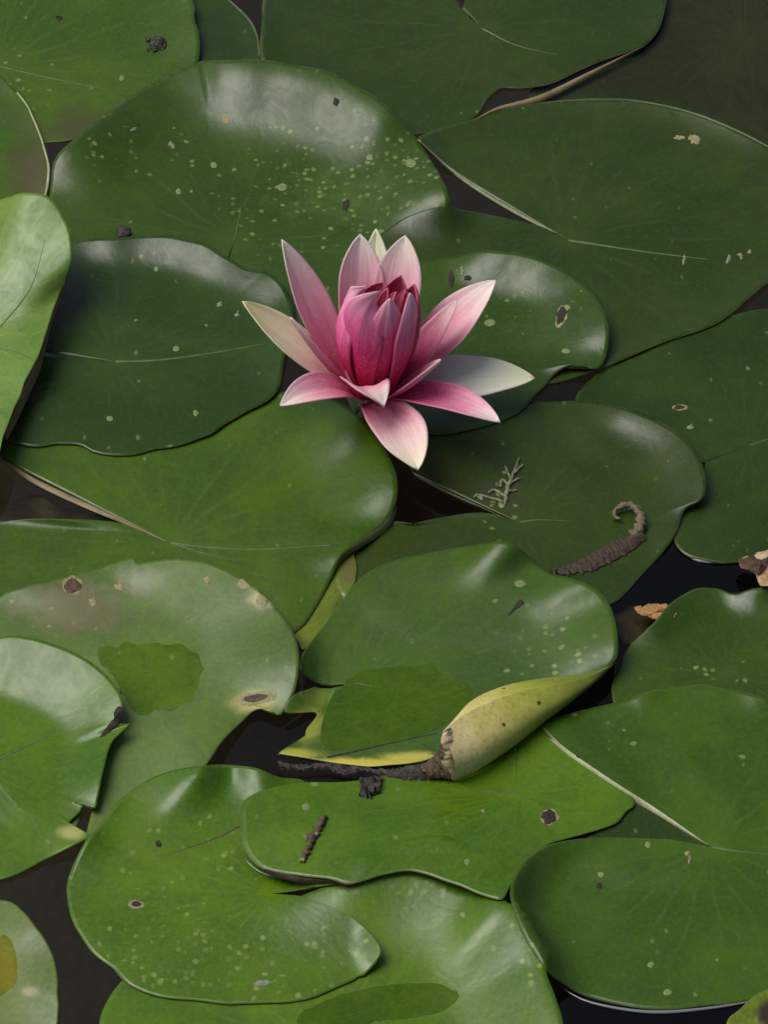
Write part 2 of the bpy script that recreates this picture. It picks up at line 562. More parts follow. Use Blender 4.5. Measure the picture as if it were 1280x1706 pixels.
    bvh = BVHTree.FromPolygons([tuple(q) for q in top], [tuple(q) for q in (ft if np.cross(B - A, Cc - A)[2] >= 0 else ft[:, ::-1])])
    PADS[key] = dict(ob=ob, bvh=bvh, mat=mat, rim=G[-1], c1=c1, c2=c2, seed=seed)
    for rib in ribs:
        make_rib(key, *rib)
    return ob


def hit(key, u, v):
    d = ray(u, v)
    b = PADS[key]['bvh']
    q = b.ray_cast(Vector(CAM), Vector(d).normalized())
    if q[0] is None:
        P = on_z(u, v, 0.004)
        q = b.find_nearest(Vector(P))
    n = q[1] if q[1].z > 0 else -q[1]
    return np.array(q[0]), np.array(n)


def make_rib(key, pts, w0=5.0, w1=1.0, mat=None, name='midrib', hgt=0.0004):
    """a tapering raised strip that follows the blade"""
    L = spline(pts, 26)
    V = []
    P3 = [hit(key, *q) for q in L]
    for i, (P, n) in enumerate(P3):
        a = P3[max(i - 1, 0)][0]; b = P3[min(i + 1, len(P3) - 1)][0]
        t = b - a; t /= np.linalg.norm(t) + 1e-9
        s = np.cross(n, t); s /= np.linalg.norm(s) + 1e-9
        f = i / (len(P3) - 1)
        w = (w0 + (w1 - w0) * f) * PX * 0.5
        hh = hgt * (1 - 0.7 * f)
        V += [P - s * w + n * -0.0002, P - s * w * 0.5 + n * hh * 0.8, P + n * hh, P + s * w * 0.5 + n * hh * 0.8, P + s * w - n * 0.0002]
    F = []
    for i in range(len(P3) - 1):
        for j in range(4):
            a = i * 5 + j
            F.append((a, a + 1, a + 6, a + 5))
    return link(name, np.array(V), F, mat or M_rib, PADS[key]['ob'])


def make_patch(key, outline, mat, name, off=0.0003, jag=1.0, nseg=44, nrad=8, dish=0.0, parent=True, raw=False):
    """a thin conforming piece on a pad: hole, rot, wet film"""
    O = spline(outline, nseg, closed=True)[:-1] if not raw else np.array(outline, float)
    m = len(O)
    r = np.random.default_rng(int(O[0, 0] * 7 + O[0, 1]))
    O = O + r.normal(size=O.shape) * jag
    C = O.mean(0)
    V = []; UV = []
    for i in range(nrad + 1):
        f = i / nrad
        for j in range(m):
            q = C + (O[j] - C) * f
            P, n = hit(key, *q)
            V.append(P + n * (off * (1.0 if i < nrad else 0.25) - dish * (1 - f * f)))
            UV.append((j / m, f * 0.8 + 0.05))
    F = []
    for i in range(nrad):
        for j in range(m):
            a = i * m + j; b = i * m + (j + 1) % m
            F.append((a, a + m, b + m, b))
    V = np.array(V)
    F = np.array(F)
    A = V[F[m]]
    if np.cross(A[1] - A[0], A[2] - A[0])[2] < 0:
        F = F[:, ::-1]
    ob = link(name, V, F, mat, PADS[key]['ob'] if parent else None)
    set_uv(ob.data, np.array(UV))
    return ob


def make_ribbon(A, zA, B, zB, mat, name, parent=None, n=50, m=6, bulge=0.0, bulge_dir=(0, -0.5, 0.8), jag=0.0, seed=1, rough_amp=0.0):
    """a strip between two lines; zA, zB heights (metres, scalar or list along the line)"""
    a = spline(A, n); b = spline(B, n)
    r = np.random.default_rng(seed)
    a = a + r.normal(size=a.shape) * jag; b = b + r.normal(size=b.shape) * jag
    za = np.interp(np.linspace(0, 1, n), np.linspace(0, 1, len(np.atleast_1d(zA))), np.atleast_1d(zA)) if np.ndim(zA) else np.full(n, zA)
    zb = np.interp(np.linspace(0, 1, n), np.linspace(0, 1, len(np.atleast_1d(zB))), np.atleast_1d(zB)) if np.ndim(zB) else np.full(n, zB)
    a3 = on_z(a[:, 0], a[:, 1], za); b3 = on_z(b[:, 0], b[:, 1], zb)
    bl = np.interp(np.linspace(0, 1, n), np.linspace(0, 1, len(np.atleast_1d(bulge))), np.atleast_1d(bulge)) if np.ndim(bulge) else np.full(n, bulge)
    V = np.zeros((n, m + 1, 3))
    bd = np.array(bulge_dir) / np.linalg.norm(bulge_dir)
    for j in range(m + 1):
        f = j / m
        V[:, j] = a3 * (1 - f) + b3 * f + (bl * math.sin(math.pi * f))[:, None] * bd
    if rough_amp:
        V[:, 1:-1] += r.normal(size=V[:, 1:-1].shape) * rough_amp
    idx = np.arange(n * (m + 1)).reshape(n, m + 1)
    F = np.stack([idx[:-1, :-1], idx[:-1, 1:], idx[1:, 1:], idx[1:, :-1]], -1).reshape(-1, 4)
    VV = V.reshape(-1, 3)
    A_ = VV[F[len(F) // 2]]
    if np.dot(np.cross(A_[1] - A_[0], A_[2] - A_[0]), -FWD) < 0:
        F = F[:, ::-1]
    ob = link(name, VV, F, mat, parent)
    uv = np.zeros((n, m + 1, 2)); uv[..., 0] = np.linspace(0, 1, n)[:, None]; uv[..., 1] = np.linspace(0, 1, m + 1)[None]
    set_uv(ob.data, uv.reshape(-1, 2))
    return ob


def make_tube(P, rad, mat, name, parent=None, seg=7, cap=True, lump=0.0, seed=3):
    P = np.asarray(P, float); n = len(P)
    rad = np.interp(np.linspace(0, 1, n), np.linspace(0, 1, len(np.atleast_1d(rad))), np.atleast_1d(rad)) if np.ndim(rad) else np.full(n, rad)
    r = np.random.default_rng(seed)
    V = []
    up = np.array([0.13, 0.2, 1.0])
    for i in range(n):
        t = P[min(i + 1, n - 1)] - P[max(i - 1, 0)]; t /= np.linalg.norm(t) + 1e-12
        s = np.cross(t, up); s /= np.linalg.norm(s) + 1e-12
        w = np.cross(s, t)
        for j in range(seg):
            a = 2 * math.pi * j / seg
            V.append(P[i] + (s * math.cos(a) + w * math.sin(a)) * rad[i] * (1 + r.normal() * lump))
    F = []
    for i in range(n - 1):
        for j in range(seg):
            a = i * seg + j; b = i * seg + (j + 1) % seg
            F.append((a, b, b + seg, a + seg))
    F.append(tuple(range(seg))[::-1]); F.append(tuple(range((n - 1) * seg, n * seg)))
    return link(name, np.array(V), F, mat, parent)


# ------------------------------------------------------------------ lily pads, lowest first
G_DARK = ((0.013, 0.031, 0.004), (0.020, 0.042, 0.006))
G_MID = ((0.022, 0.052, 0.0045), (0.030, 0.064, 0.0065))
G_LITE = ((0.032, 0.074, 0.004), (0.043, 0.092, 0.006))
G_YEL = ((0.043, 0.103, 0.005), (0.062, 0.130, 0.008))

G_S = ((0.018, 0.036, 0.0045), (0.024, 0.046, 0.006))
G_P = ((0.028, 0.070, 0.0045), (0.037, 0.086, 0.006))

# V: dull pad under the surface, top right
make_pad('V', (1240, 60), [(1240, -160), (1400, -140), (1520, 20), (1470, 180), (1320, 240), (1160, 235), (960, 200), (880, 165), (930, 110), (990, 60), (1010, -60), (1120, -140), (1238, -160)],
         (0.060, 0.085, 0.050), (0.085, 0.115, 0.070), 'dull dark pad sunk just below the water beside the largest glossy pads', sunk=-0.003, spots=0.2, start=0.7)
# U: small dark pad between
make_pad('U', (330, 40), [(300, 20), (300, -50), (345, -40), (385, 0), (415, 30), (430, 62), (434, 100), (400, 130), (340, 140), (300, 90), (300, 45)],
         *G_DARK, 'small dark pad with a pale rim peeking out above a large speckled pad', lifts=((425, 50, 5, 60),), spots=0.1, start=0.6)
# W: right pad with slit
make_pad('W', (1250, 742), [(1178, 772), (1150, 840), (1128, 878), (1130, 908), (1160, 930), (1215, 936), (1270, 925), (1380, 880), (1450, 780), (1440, 640), (1370, 550), (1280, 515), (1190, 535),
                            (1100, 572), (1020, 610), (960, 662), (980, 720), (1060, 760), (1174, 768)],
         *G_DARK, 'dark flat pad with a short slit, half under the pad that carries a brown curl', spots=0.5, ribs=(([(1250, 742), (1290, 728)], 6, 3),), start=0.8)
# Y
make_pad('Y', (1215, 1120), [(1250, 1290), (1120, 1270), (1040, 1220), (1020, 1150), (1040, 1092), (1062, 1062), (1088, 1040), (1115, 1008), (1150, 984), (1190, 977), (1225, 989), (1265, 980), (1330, 985), (1420, 1060), (1440, 1160), (1380, 1250),
                             (1254, 1290)],
         *G_MID, 'wavy pad beside the orange dead leaf, ahead of a broad notched pad', lifts=((1100, 1015, 11, 70), (1265, 985, 8, 50)), bumps=((1215, 1010, -2, 40),),
         specks=((1200, 1115, 60, 30, 0.25),), start=0.62)
# AA: sliver seen in the notch of P
make_pad('AA', (1070, 1330), [(960, 1370), (950, 1300), (1000, 1250), (1120, 1250), (1200, 1320), (1230, 1390), (1150, 1450), (1040, 1450), (970, 1400)],
         *G_DARK, 'dark pad showing only inside the notch of a broad notched pad', start=0.8)
# O: bottom pad
make_pad('O', (560, 1760), [(160, 1730), (172, 1680), (205, 1632), (270, 1580), (380, 1530), (480, 1500), (560, 1470), (630, 1425), (720, 1398), (800, 1425), (838, 1494), (862, 1510), (884, 1548), (906, 1582),
                            (912, 1622), (926, 1665), (938, 1712), (940, 1800), (860, 1920), (680, 2000), (430, 2000), (250, 1920), (170, 1800), (160, 1745)],
         *G_YEL, 'bright pad with a broad pale sheen and yellow specks below its far edge',
         lifts=((600, 1450, 6, 130), (740, 1400, 6, 120), (870, 1530, 13, 110), (925, 1640, 12, 130), (935, 1740, 10, 120)), bumps=(),
         specks=((690, 1490, 60, 38, 1.0), (880, 1590, 40, 60, 0.25)), spots=0.5, start=0.52, flat=0.9)
# A: top left
make_pad('A', (-8, 112), [(-230, 90), (-190, -60), (-60, -160), (120, -160), (250, -90), (316, -5), (322, 30), (331, 60), (328, 104), (300, 150), (230, 190), (160, 218), (115, 234), (72, 238), (20, 250), (-100, 260), (-200, 200), (-230, 110)],
         *G_LITE, 'bright pad with a mud clump near its rim and a reddish near edge', lifts=((330, 30, 8, 90), (150, 225, -0.5, 100)),
         tints=((150, 215, 110, 42, (0.050, 0.058, 0.012), 0.7),), specks=((40, 130, 60, 30, 0.5),), ribs=(([(-5, 110), (60, 125), (130, 140), (180, 150)], 4, 1),), start=0.7)
# T: top pad
make_pad('T', (805, 48), [(768, 16), (740, -25), (640, -110), (500, -90), (446, -20), (437, 40), (440, 100), (480, 170), (560, 215), (640, 228), (700, 222), (752, 215), (795, 196), (815, 166), (836, 148),
                          (868, 148), (922, 140), (990, 108), (1060, 82), (1090, 60), (1107, 25), (1108, -20), (1060, -100), (930, -150), (820, -110), (785, -30), (772, 14)],
         *G_S, 'broad dark pad with its slit pointing away and a brown fringe under its near rim', lifts=((1100, 20, 5, 80), (850, 145, 5, 60), (700, -40, 3, 80)),
         spots=0.2, ribs=(([(805, 48), (860, 75), (930, 92)], 5, 1),), under=M_under_red, start=0.8)
# C: reddish pad at left edge
make_pad('C', (-70, 265), [(-200, 300), (-210, 180), (-120, 120), (-20, 118), (25, 150), (48, 180), (66, 222), (80, 270), (80, 305), (72, 345), (40, 400), (-60, 430), (-160, 380), (-198, 310)],
         *G_LITE, 'small pad flushed reddish brown with a pale upturned rim', lifts=((60, 200, 5, 60), (82, 290, 6, 60), (10, 140, 4, 50)),
         tints=((55, 290, 48, 90, (0.062, 0.056, 0.018), 0.7), (30, 200, 35, 50, (0.06, 0.075, 0.02), 0.4)), start=0.7, flat=0.2)
# B: big speckled pad
make_pad('B', (390, 402), [(330, 560), (200, 520), (110, 440), (84, 360), (84, 300), (92, 262), (116, 236), (172, 190), (240, 145), (326, 104), (327, 104), (345, 100), (400, 98), (470, 102), (548, 117), (612, 150), (662, 190), (697, 230),
                           (726, 276), (745, 316), (748, 348), (735, 420), (680, 500), (580, 560), (450, 580), (345, 564)],
         *G_MID, 'very large dark pad speckled yellow, its far rim raised with a grey sheen',
         lifts=((390, 100, 9, 80), (520, 115, 10, 100), (640, 175, 9, 90), (120, 232, 8, 90), (740, 310, 10, 70), (200, 170, 3.5, 90)),
         specks=((520, 300, 110, 60, 0.75), (660, 290, 70, 60, 0.8), (600, 350, 100, 50, 0.6), (200, 250, 80, 40, 0.4), (450, 340, 120, 80, 0.35)), spots=0.6, flecks=0.45,
         tints=((560, 330, 130, 70, (0.05, 0.10, 0.012), 0.5),), ribs=(([(390, 402), (402, 350), (420, 318)], 4, 1),), start=0.55, flat=0.75)
# S: big right pad
make_pad('S', (945, 398), [(695, 232), (705, 224), (770, 202), (860, 176), (960, 165), (1060, 166), (1150, 184), (1232, 216), (1300, 252), (1390, 320), (1400, 400), (1340, 440), (1280, 470), (1200, 535), (1100, 572),
                           (1005, 612), (880, 640), (740, 600), (640, 520), (610, 430), (642, 385), (688, 358), (750, 350), (820, 360), (895, 376), (930, 391)],
         *G_S, 'largest smooth dark pad with an open notch and a pale midrib', lifts=((1000, 164, 9, 110), (1120, 174, 10, 110), (1230, 214, 11, 90), (810, 300, 3, 110), (760, 350, 2, 90), (1280, 470, 3, 120)),
         ribs=(([(948, 400), (1000, 408), (1080, 420), (1180, 432)], 7, 2),), spots=0.4, start=0.84, flat=0.1)
# R: right pad carrying the brown curl
make_pad('R', (866, 870), [(690, 790), (672, 750), (700, 712), (780, 690), (860, 676), (930, 668), (1000, 671), (1060, 684), (1118, 710), (1158, 748), (1178, 795), (1174, 828), (1142, 848), (1131, 882), (1104, 920),
                           (1062, 962), (1022, 1002), (940, 1040), (820, 1060), (690, 1040), (600, 980), (592, 930), (640, 872), (664, 868), (690, 870), (735, 859), (800, 853), (845, 862)],
         *G_S, 'pad with a dead brown curled strip lying on it beside its notch', lifts=((1060, 682, 9, 60), (1130, 725, 13, 80), (1178, 800, 14, 80), (680, 870, 4, 40)),
         specks=((830, 850, 40, 30, 0.5),), spots=0.35, ribs=(([(866, 870), (900, 866), (950, 868)], 5, 1),), tints=((830, 830, 60, 30, (0.035, 0.035, 0.015), 0.6),), start=0.72, flat=0.5)
# G: pad behind the flower with bright rim
make_pad('G', (690, 600), [(590, 690), (560, 600), (580, 500), (660, 450), (740, 432), (775, 425), (815, 419), (868, 422), (928, 443), (978, 480), (1009, 524), (1013, 570), (1003, 606), (985, 612), (955, 605), (925, 622),
                           (900, 650), (866, 684), (830, 702), (765, 720), (695, 718), (630, 706), (596, 694)],
         *G_MID, 'glossy pad with a notched near rim directly behind the flower', lifts=((830, 420, 11, 70), (920, 440, 9, 70), (1005, 530, 11, 70), (960, 606, 5, 40)),
         spots=0.4, specks=((850, 520, 60, 40, 0.35),), tints=((880, 560, 80, 50, (0.05, 0.085, 0.02), 0.4),), start=0.62, flat=0.4)
# I: small yellowish sliver
make_pad('I', (540, 960), [(480, 1040), (470, 940), (520, 890), (575, 892), (592, 925), (592, 965), (570, 1005), (540, 1045), (508, 1078), (490, 1060)],
         (0.075, 0.115, 0.012), (0.10, 0.14, 0.02), 'narrow yellowish pad sliver wedged beneath a bright notched pad', spots=0.15, tints=((585, 940, 25, 60, (0.09, 0.08, 0.02), 0.6),), start=0.8)
# F: bright notched pad left
make_pad('F', (282, 904), [(3, 764), (-10, 740), (20, 690), (150, 650), (300, 640), (430, 650), (500, 655), (570, 672), (616, 712), (645, 752), (661, 796), (661, 835), (645, 866), (610, 892), (572, 922), (552, 962), (526, 1010), (497, 1048),
                           (440, 1075), (300, 1095), (120, 1090), (-40, 1040), (-90, 960), (-70, 890), (0, 868), (90, 862), (185, 868), (245, 888)],
         *G_LITE, 'bright green pad reaching under the flower, its long notch open to dark water', lifts=((600, 700, 9, 60), (652, 790, 11, 90), (580, 915, 6, 60), (100, 815, 3, 90), (120, 864, 3, 90)),
         ribs=(([(284, 904), (350, 912), (430, 915), (550, 908)], 6, 2), ([(284, 904), (340, 922), (400, 935)], 4, 1)), spots=0.3, under=M_under_red, start=0.62, flat=0.8)
# E: dark pad left-middle
make_pad('E', (192, 602), [(62, 580), (40, 560), (60, 480), (118, 408), (152, 398), (190, 396), (232, 392), (290, 393), (342, 405), (384, 429), (408, 445), (428, 450), (446, 453), (470, 472), (488, 512), (484, 548), (474, 592), (466, 642), (450, 664),
                           (418, 682), (350, 720), (298, 742), (252, 749), (205, 758), (160, 752), (132, 740), (100, 738), (60, 742), (5, 726), (-10, 680), (20, 620), (62, 590)],
         (0.015, 0.040, 0.004), (0.021, 0.051, 0.006), 'dark oval pad with a slit towards the raised pale leaf and grey sheened rim',
         lifts=((180, 397, 8, 60), (300, 394, 13, 75), (375, 422, 8, 50), (455, 462, 11, 50), (480, 570, 7, 90), (250, 750, 3, 200)),
         ribs=(([(192, 602), (260, 600), (340, 590), (440, 573)], 7, 2),), spots=0.55, start=0.7, flat=0.3)
# D: pale leaf standing up at left edge
make_pad('D', (-60, 560), [(-200, 640), (-220, 480), (-130, 360), (-40, 345), (10, 330), (42, 321), (78, 325), (103, 357), (117, 415), (110, 463), (86, 525), (62, 596), (38, 648), (22, 690), (8, 724), (-20, 790), (-110, 800), (-190, 720)],
         (0.075, 0.155, 0.020), (0.10, 0.19, 0.03), 'pale green leaf raised clear of the water, brown underside showing along its edge', z0=0.012,
         lifts=((60, 325, 10, 90), (115, 420, 8, 90), (60, 600, 5, 90), (10, 720, 4, 90)), rough=0.48, spec=0.85, spots=0.0, flecks=0.1, vein=1.2,
         ribs=(([(-10, 580), (30, 588), (58, 602)], 5, 2), ([(0, 545), (50, 480), (75, 400)], 3, 1)), under=M_under_red, start=0.12, flat=0.2)
# H: pale damaged pad
make_pad('H', (215, 1100), [(120, 1400), (20, 1330), (-60, 1200), (-70, 1060), (0, 992), (40, 979), (100, 962), (160, 947), (214, 930), (220, 929), (226, 938), (250, 934), (300, 931), (350, 939), (402, 963), (450, 1004), (486, 1052), (498, 1092), (496, 1140), (482, 1174), (466, 1191),
                            (450, 1181), (424, 1184), (400, 1206), (370, 1236), (344, 1274), (300, 1330), (230, 1385), (140, 1400)],
         (0.052, 0.100, 0.013), (0.070, 0.125, 0.020), 'pale matt pad with brown holes, a torn corner and a wet middle',
         lifts=((300, 931, 4, 90), (430, 985, 5, 90), (495, 1100, 7, 90), (350, 1265, 6, 90), (60, 975, 3, 90)), rough=0.46, spots=0.3, flecks=0.45, spec=0.75,
         tints=((120, 1010, 110, 60, (0.12, 0.10, 0.04), 0.6), (425, 1170, 40, 22, (0.30, 0.28, 0.08), 0.9), (440, 995, 30, 24, (0.33, 0.32, 0.14), 0.7), (60, 1010, 70, 30, (0.17, 0.19, 0.09), 0.5),
                (230, 970, 60, 30, (0.25, 0.28, 0.18), 0.55), (160, 1030, 60, 40, (0.12, 0.09, 0.045), 0.5)), specks=((90, 1030, 60, 30, 0.3),), start=0.35, flat=0.3)
# L: left pad with sheen
make_pad('L', (-30, 1278), [(-240, 1300), (-220, 1160), (-120, 1075), (0, 1060), (52, 1063), (102, 1079), (152, 1106), (194, 1140), (208, 1166), (206, 1188), (195, 1203), (207, 1206), (221, 1205), (206, 1217), (186, 1238), (171, 1285), (161, 1328), (156, 1346), (138, 1341),
                            (134, 1352), (117, 1369), (119, 1372), (153, 1393), (143, 1399), (84, 1430), (0, 1464), (-120, 1480), (-220, 1400), (-240, 1315)],
         *G_YEL, 'bright pad with a broad grey sheen and a ragged bite out of its edge', lifts=((20, 1062, 9, 110), (130, 1095, 10, 90), (205, 1165, 9, 70), (172, 1285, 11, 80), (140, 1390, 4, 60)), spots=0.25,
         ribs=(([(-30, 1278), (30, 1250), (105, 1213)], 6, 2),), tints=((120, 1388, 26, 14, (0.30, 0.30, 0.10), 0.8),), start=0.5, flat=0.4)
# K: speckled pad bottom-left
make_pad('K', (452, 1488), [(520, 1478), (600, 1460), (620, 1400), (560, 1330), (505, 1300), (470, 1296), (420, 1279), (342, 1275), (262, 1292), (202, 1331), (152, 1386), (126, 1430), (111, 1474), (114, 1512), (128, 1550), (162, 1592), (192, 1616), (222, 1646), (270, 1664),
                            (332, 1668), (400, 1673), (500, 1664), (560, 1644), (592, 1630), (598, 1622), (604, 1624), (626, 1602), (634, 1580), (612, 1550), (562, 1514), (505, 1493)],
         *G_YEL, 'bright pad thickly peppered with pale specks, one lobe overlapped by a long pad', lifts=((430, 1278, 8, 45), (530, 1500, 9, 70), (600, 1540, 11, 60), (630, 1580, 8, 40), (250, 1300, 2.5, 80)),
         specks=((330, 1590, 150, 70, 0.55), (260, 1630, 100, 40, 0.7), (450, 1640, 110, 30, 0.7), (260, 1440, 120, 50, 0.35), (400, 1400, 60, 60, 0.3), (560, 1590, 60, 40, 0.5)), spots=0.85, flecks=0.6,
         ribs=(([(400, 1376), (350, 1400), (282, 1422)], 5, 2, M_brown, 'crack'),), start=0.55, flat=0.3)
# N: long pad under the rolled leaf
make_pad('N', (862, 1322), [(858, 1190), (780, 1205), (720, 1250), (640, 1292), (575, 1302), (520, 1303), (462, 1311), (422, 1325), (402, 1345), (401, 1380), (405, 1415), (436, 1446), (500, 1460), (550, 1466), (578, 1474), (604, 1470), (640, 1459), (692, 1452), (760, 1474), (832, 1497), (846, 1486), (858, 1455), (882, 1428),
                            (912, 1406), (962, 1392), (1000, 1381), (1028, 1370), (1044, 1350), (1056, 1334), (1010, 1280), (940, 1215), (862, 1190)],
         *G_YEL, 'long bright pad with a single brown hole, half under the rolled yellow leaf edge', lifts=((430, 1325, 3, 50), (480, 1308, 8, 50), (550, 1302, 9, 60), (500, 1460, 2.5, 70), (1040, 1350, 4, 50)), spots=0.45,
         ribs=(([(862, 1322), (800, 1318), (740, 1316)], 5, 1),), tints=((580, 1474, 60, 8, (0.12, 0.09, 0.04), 0.6),), soft=14, under=M_under_red, start=0.75, flat=0.3)
# P: broad notched pad bottom right
make_pad('P', (1186, 1411), [(1120, 1398), (1040, 1395), (962, 1398), (905, 1410), (866, 1438), (849, 1476), (856, 1520), (882, 1575), (908, 1614), (926, 1632), (980, 1662), (1080, 1681), (1180, 1675), (1290, 1655), (1420, 1600), (1490, 1480), (1480, 1340), (1400, 1220), (1290, 1166),
                             (1250, 1154), (1180, 1140), (1110, 1143), (1070, 1150), (1030, 1166), (965, 1182), (902, 1204), (935, 1240), (1010, 1292), (1100, 1350), (1160, 1394)],
         *G_P, 'broad notched green pad with a pale straight notch edge', lifts=((1075, 1150, 12, 34), (1265, 1158, 12, 34), (1020, 1300, 4, 110), (905, 1408, 3, 60), (1000, 1396, 3, 90)), spots=0.75,
         ribs=(([(1188, 1411), (1230, 1418), (1300, 1424)], 6, 3),), specks=((1020, 1220, 40, 20, 0.4),), start=0.8, flat=0.3)
# J: torn pad with rolled edge
make_pad('J', (592, 1138), [(500, 1114), (506, 1082), (545, 1035), (590, 972), (640, 940), (720, 922), (780, 911), (812, 904), (842, 902), (868, 915), (890, 934), (915, 952), (950, 962), (988, 976), (1012, 1000), (1026, 1036), (1031, 1070), (1028, 1098), (1000, 1126), (960, 1162), (900, 1207), (850, 1247),
                            (800, 1276), (752, 1288), (738, 1262), (700, 1270), (640, 1276), (560, 1272), (470, 1258), (468, 1257), (505, 1238), (512, 1214), (528, 1192), (524, 1186), (480, 1190), (478, 1176), (492, 1158), (525, 1144)],
         *G_P, 'torn yellowing pad whose near edge is rolled over, black rot along its lip', lifts=((842, 905, 12, 42), (970, 968, 9, 50), (1030, 1060, 10, 90), (900, 1200, 3, 120), (560, 1010, 2, 60)), spots=0.35, flecks=0.4,
         ribs=(([(592, 1138), (650, 1148), (720, 1150)], 5, 1),), specks=((930, 1080, 70, 60, 0.5), (880, 1120, 60, 40, 0.4)), rough=0.42, spec=0.6,
         tints=((510, 1205, 34, 34, (0.20, 0.23, 0.02), 0.85), (490, 1256, 45, 12, (0.28, 0.28, 0.03), 0.9), (600, 1274, 120, 11, (0.42, 0.36, 0.04), 1.0), (690, 1264, 60, 12, (0.36, 0.32, 0.06), 0.9), (530, 1160, 40, 20, (0.11, 0.17, 0.015), 0.6)), start=0.62, flat=0.3)
# M: bottom-left corner pad
make_pad('M', (-60, 1630), [(-200, 1680), (-190, 1560), (-110, 1495), (0, 1498), (42, 1520), (76, 1568), (94, 1620), (99, 1675), (90, 1720), (20, 1800), (-100, 1810), (-190, 1740)],
         (0.075, 0.12, 0.03), (0.10, 0.15, 0.045), 'pale matt pad with an ochre wet centre, alone on dark water', lifts=((60, 1545, 4, 80), (98, 1650, 5, 80)), rough=0.46, spec=0.75, spots=0.3,
         tints=((48, 1652, 16, 10, (0.25, 0.22, 0.11), 0.8),), ribs=(), start=0.4, flat=0.3)
# Z: bottom-right corner
make_pad('Z', (1330, 1720), [(1250, 1800), (1216, 1745), (1214, 1700), (1235, 1680), (1252, 1664), (1275, 1652), (1320, 1640), (1420, 1660), (1440, 1760), (1350, 1820), (1262, 1808)],
         (0.10, 0.15, 0.02), (0.14, 0.18, 0.03), 'yellowing pad tip with a brown blotch against the broad notched pad', z0=0.004, lifts=((1230, 1685, 6, 60),), tints=((1285, 1690, 22, 26, (0.035, 0.02, 0.012), 1.0),), start=0.6, flat=0.3)
make_rib('C', [(28, 154), (50, 184), (67, 222), (79, 268), (79, 300), (73, 334)], 4, 5, M_strip, 'margin_and_sheen', 0.0005)
make_rib('S', [(900, 172), (980, 166), (1060, 168), (1148, 186), (1228, 217), (1292, 250)], 3, 6, M_rib, 'margin_and_sheen', 0.0004)  # painted sheen: paler strip laid along the far rim in place of a reflection
make_rib('U', [(350, -30), (386, 4), (414, 32), (428, 60), (432, 92)], 5, 4, M_rib, 'margin_and_sheen', 0.0005)

# ------------------------------------------------------------------ wet films, holes and rot on the pads
def wet_mat(name, c1, c2):
    return leaf_material(name, c1, c2, rough=0.2, spots=0.15, flecks=0.15, seed=2.2, spec=0.3, wet=True)


W1 = wet_mat('wet_leaf', (0.034, 0.078, 0.006), (0.043, 0.092, 0.009))
W2 = wet_mat('wet_leaf_pale', (0.045, 0.092, 0.010), (0.060, 0.112, 0.014))
make_patch('H', [(163, 1082), (182, 1076), (194, 1080), (206, 1070), (232, 1074), (258, 1071), (275, 1075), (303, 1073), (316, 1084), (331, 1090), (334, 1102), (341, 1114), (331, 1128), (330, 1144), (324, 1152), (320, 1168), (304, 1172), (286, 1184), (262, 1182), (240, 1192), (218, 1182), (207, 1160), (192, 1132), (168, 1106)], W2, 'wet_patch', jag=0.7, nseg=56)
make_patch('J', [(560, 1150), (600, 1120), (640, 1112), (690, 1110), (714, 1107), (724, 1103), (727, 1112), (745, 1128), (775, 1138), (788, 1150), (775, 1180), (725, 1216), (640, 1243), (560, 1250), (535, 1240), (540, 1195)], W1, 'wet_patch', jag=0.7, nseg=56)
make_patch('O', [(500, 1690), (560, 1660), (640, 1642), (720, 1638), (755, 1648), (765, 1662), (735, 1685), (700, 1694), (620, 1704), (540, 1730), (500, 1720)], W1, 'wet_patch', jag=0.7, nseg=56)
make_patch('M', [(-40, 1600), (0, 1560), (18, 1568), (28, 1605), (26, 1635), (10, 1652), (-40, 1670)], wet_mat('wet_leaf_ochre', (0.09, 0.12, 0.015), (0.13, 0.13, 0.02)), 'wet_patch', jag=0.6)


def blob(u, v, ru, rv, n=12, seed=0, rag=0.22, rot=0.0):
    r = np.random.default_rng(seed + int(u) * 3 + int(v))
    out = []
    for i in range(n):
        a = 2 * math.pi * i / n
        k = 1 + r.uniform(-rag, rag)
        x, y = ru * k * math.cos(a), rv * k * math.sin(a)
        out.append((u + x * math.cos(rot) - y * math.sin(rot), v + x * math.sin(rot) + y * math.cos(rot)))
    return out


def hole(key, u, v, ru, rv, rim=None, rot=0.0, rag=0.14, name='hole', mat=None):
    if rim:
        make_patch(key, blob(u, v, ru * rim, rv * rim, seed=5, rag=rag, rot=rot), M_tanspot, 'rot_margin', off=0.00025, nseg=30, nrad=4, jag=0.4)
    make_patch(key, blob(u, v, ru, rv, seed=9, rag=rag, rot=rot), mat or M_hole, name, off=0.0005, nseg=30, nrad=4, jag=0.4)


hole('H', 120, 976, 14, 13, 1.25, mat=M_brown)
hole('H', 428, 1163, 22, 7, 1.6, rot=-0.15, mat=M_brown)
hole('N', 916, 1361, 13, 12, 1.18)
hole('K', 227, 1507, 9, 5, 1.4)
hole('G', 936, 526, 8, 17, 1.12, rot=0.3)
hole('G', 752, 465, 5, 14, None)
hole('G', 780, 463, 6, 5, None)
hole('W', 1133, 679, 10, 4, 1.3)
hole('B', 576, 342, 5, 9, None, rot=0.3, rag=0.4)
hole('B', 560, 170, 5, 7, None)
hole('A', 98, 30, 5, 4, None)
hole('K', 264, 1406, 5, 6, None)
hole('P', 999, 1476, 5, 5, None)
hole('P', 962, 1262, 3, 3, None)
make_patch('J', [(846, 1026), (866, 1000), (872, 1002), (874, 1006), (862, 1014)], M_hole, 'tear', jag=0.3, nseg=24, nrad=4, off=0.0005)
make_patch('L', [(166, 1228), (190, 1196), (206, 1190), (212, 1195), (196, 1208), (180, 1222)], M_hole, 'tear', jag=0.4, nseg=26, nrad=4, off=0.0006)
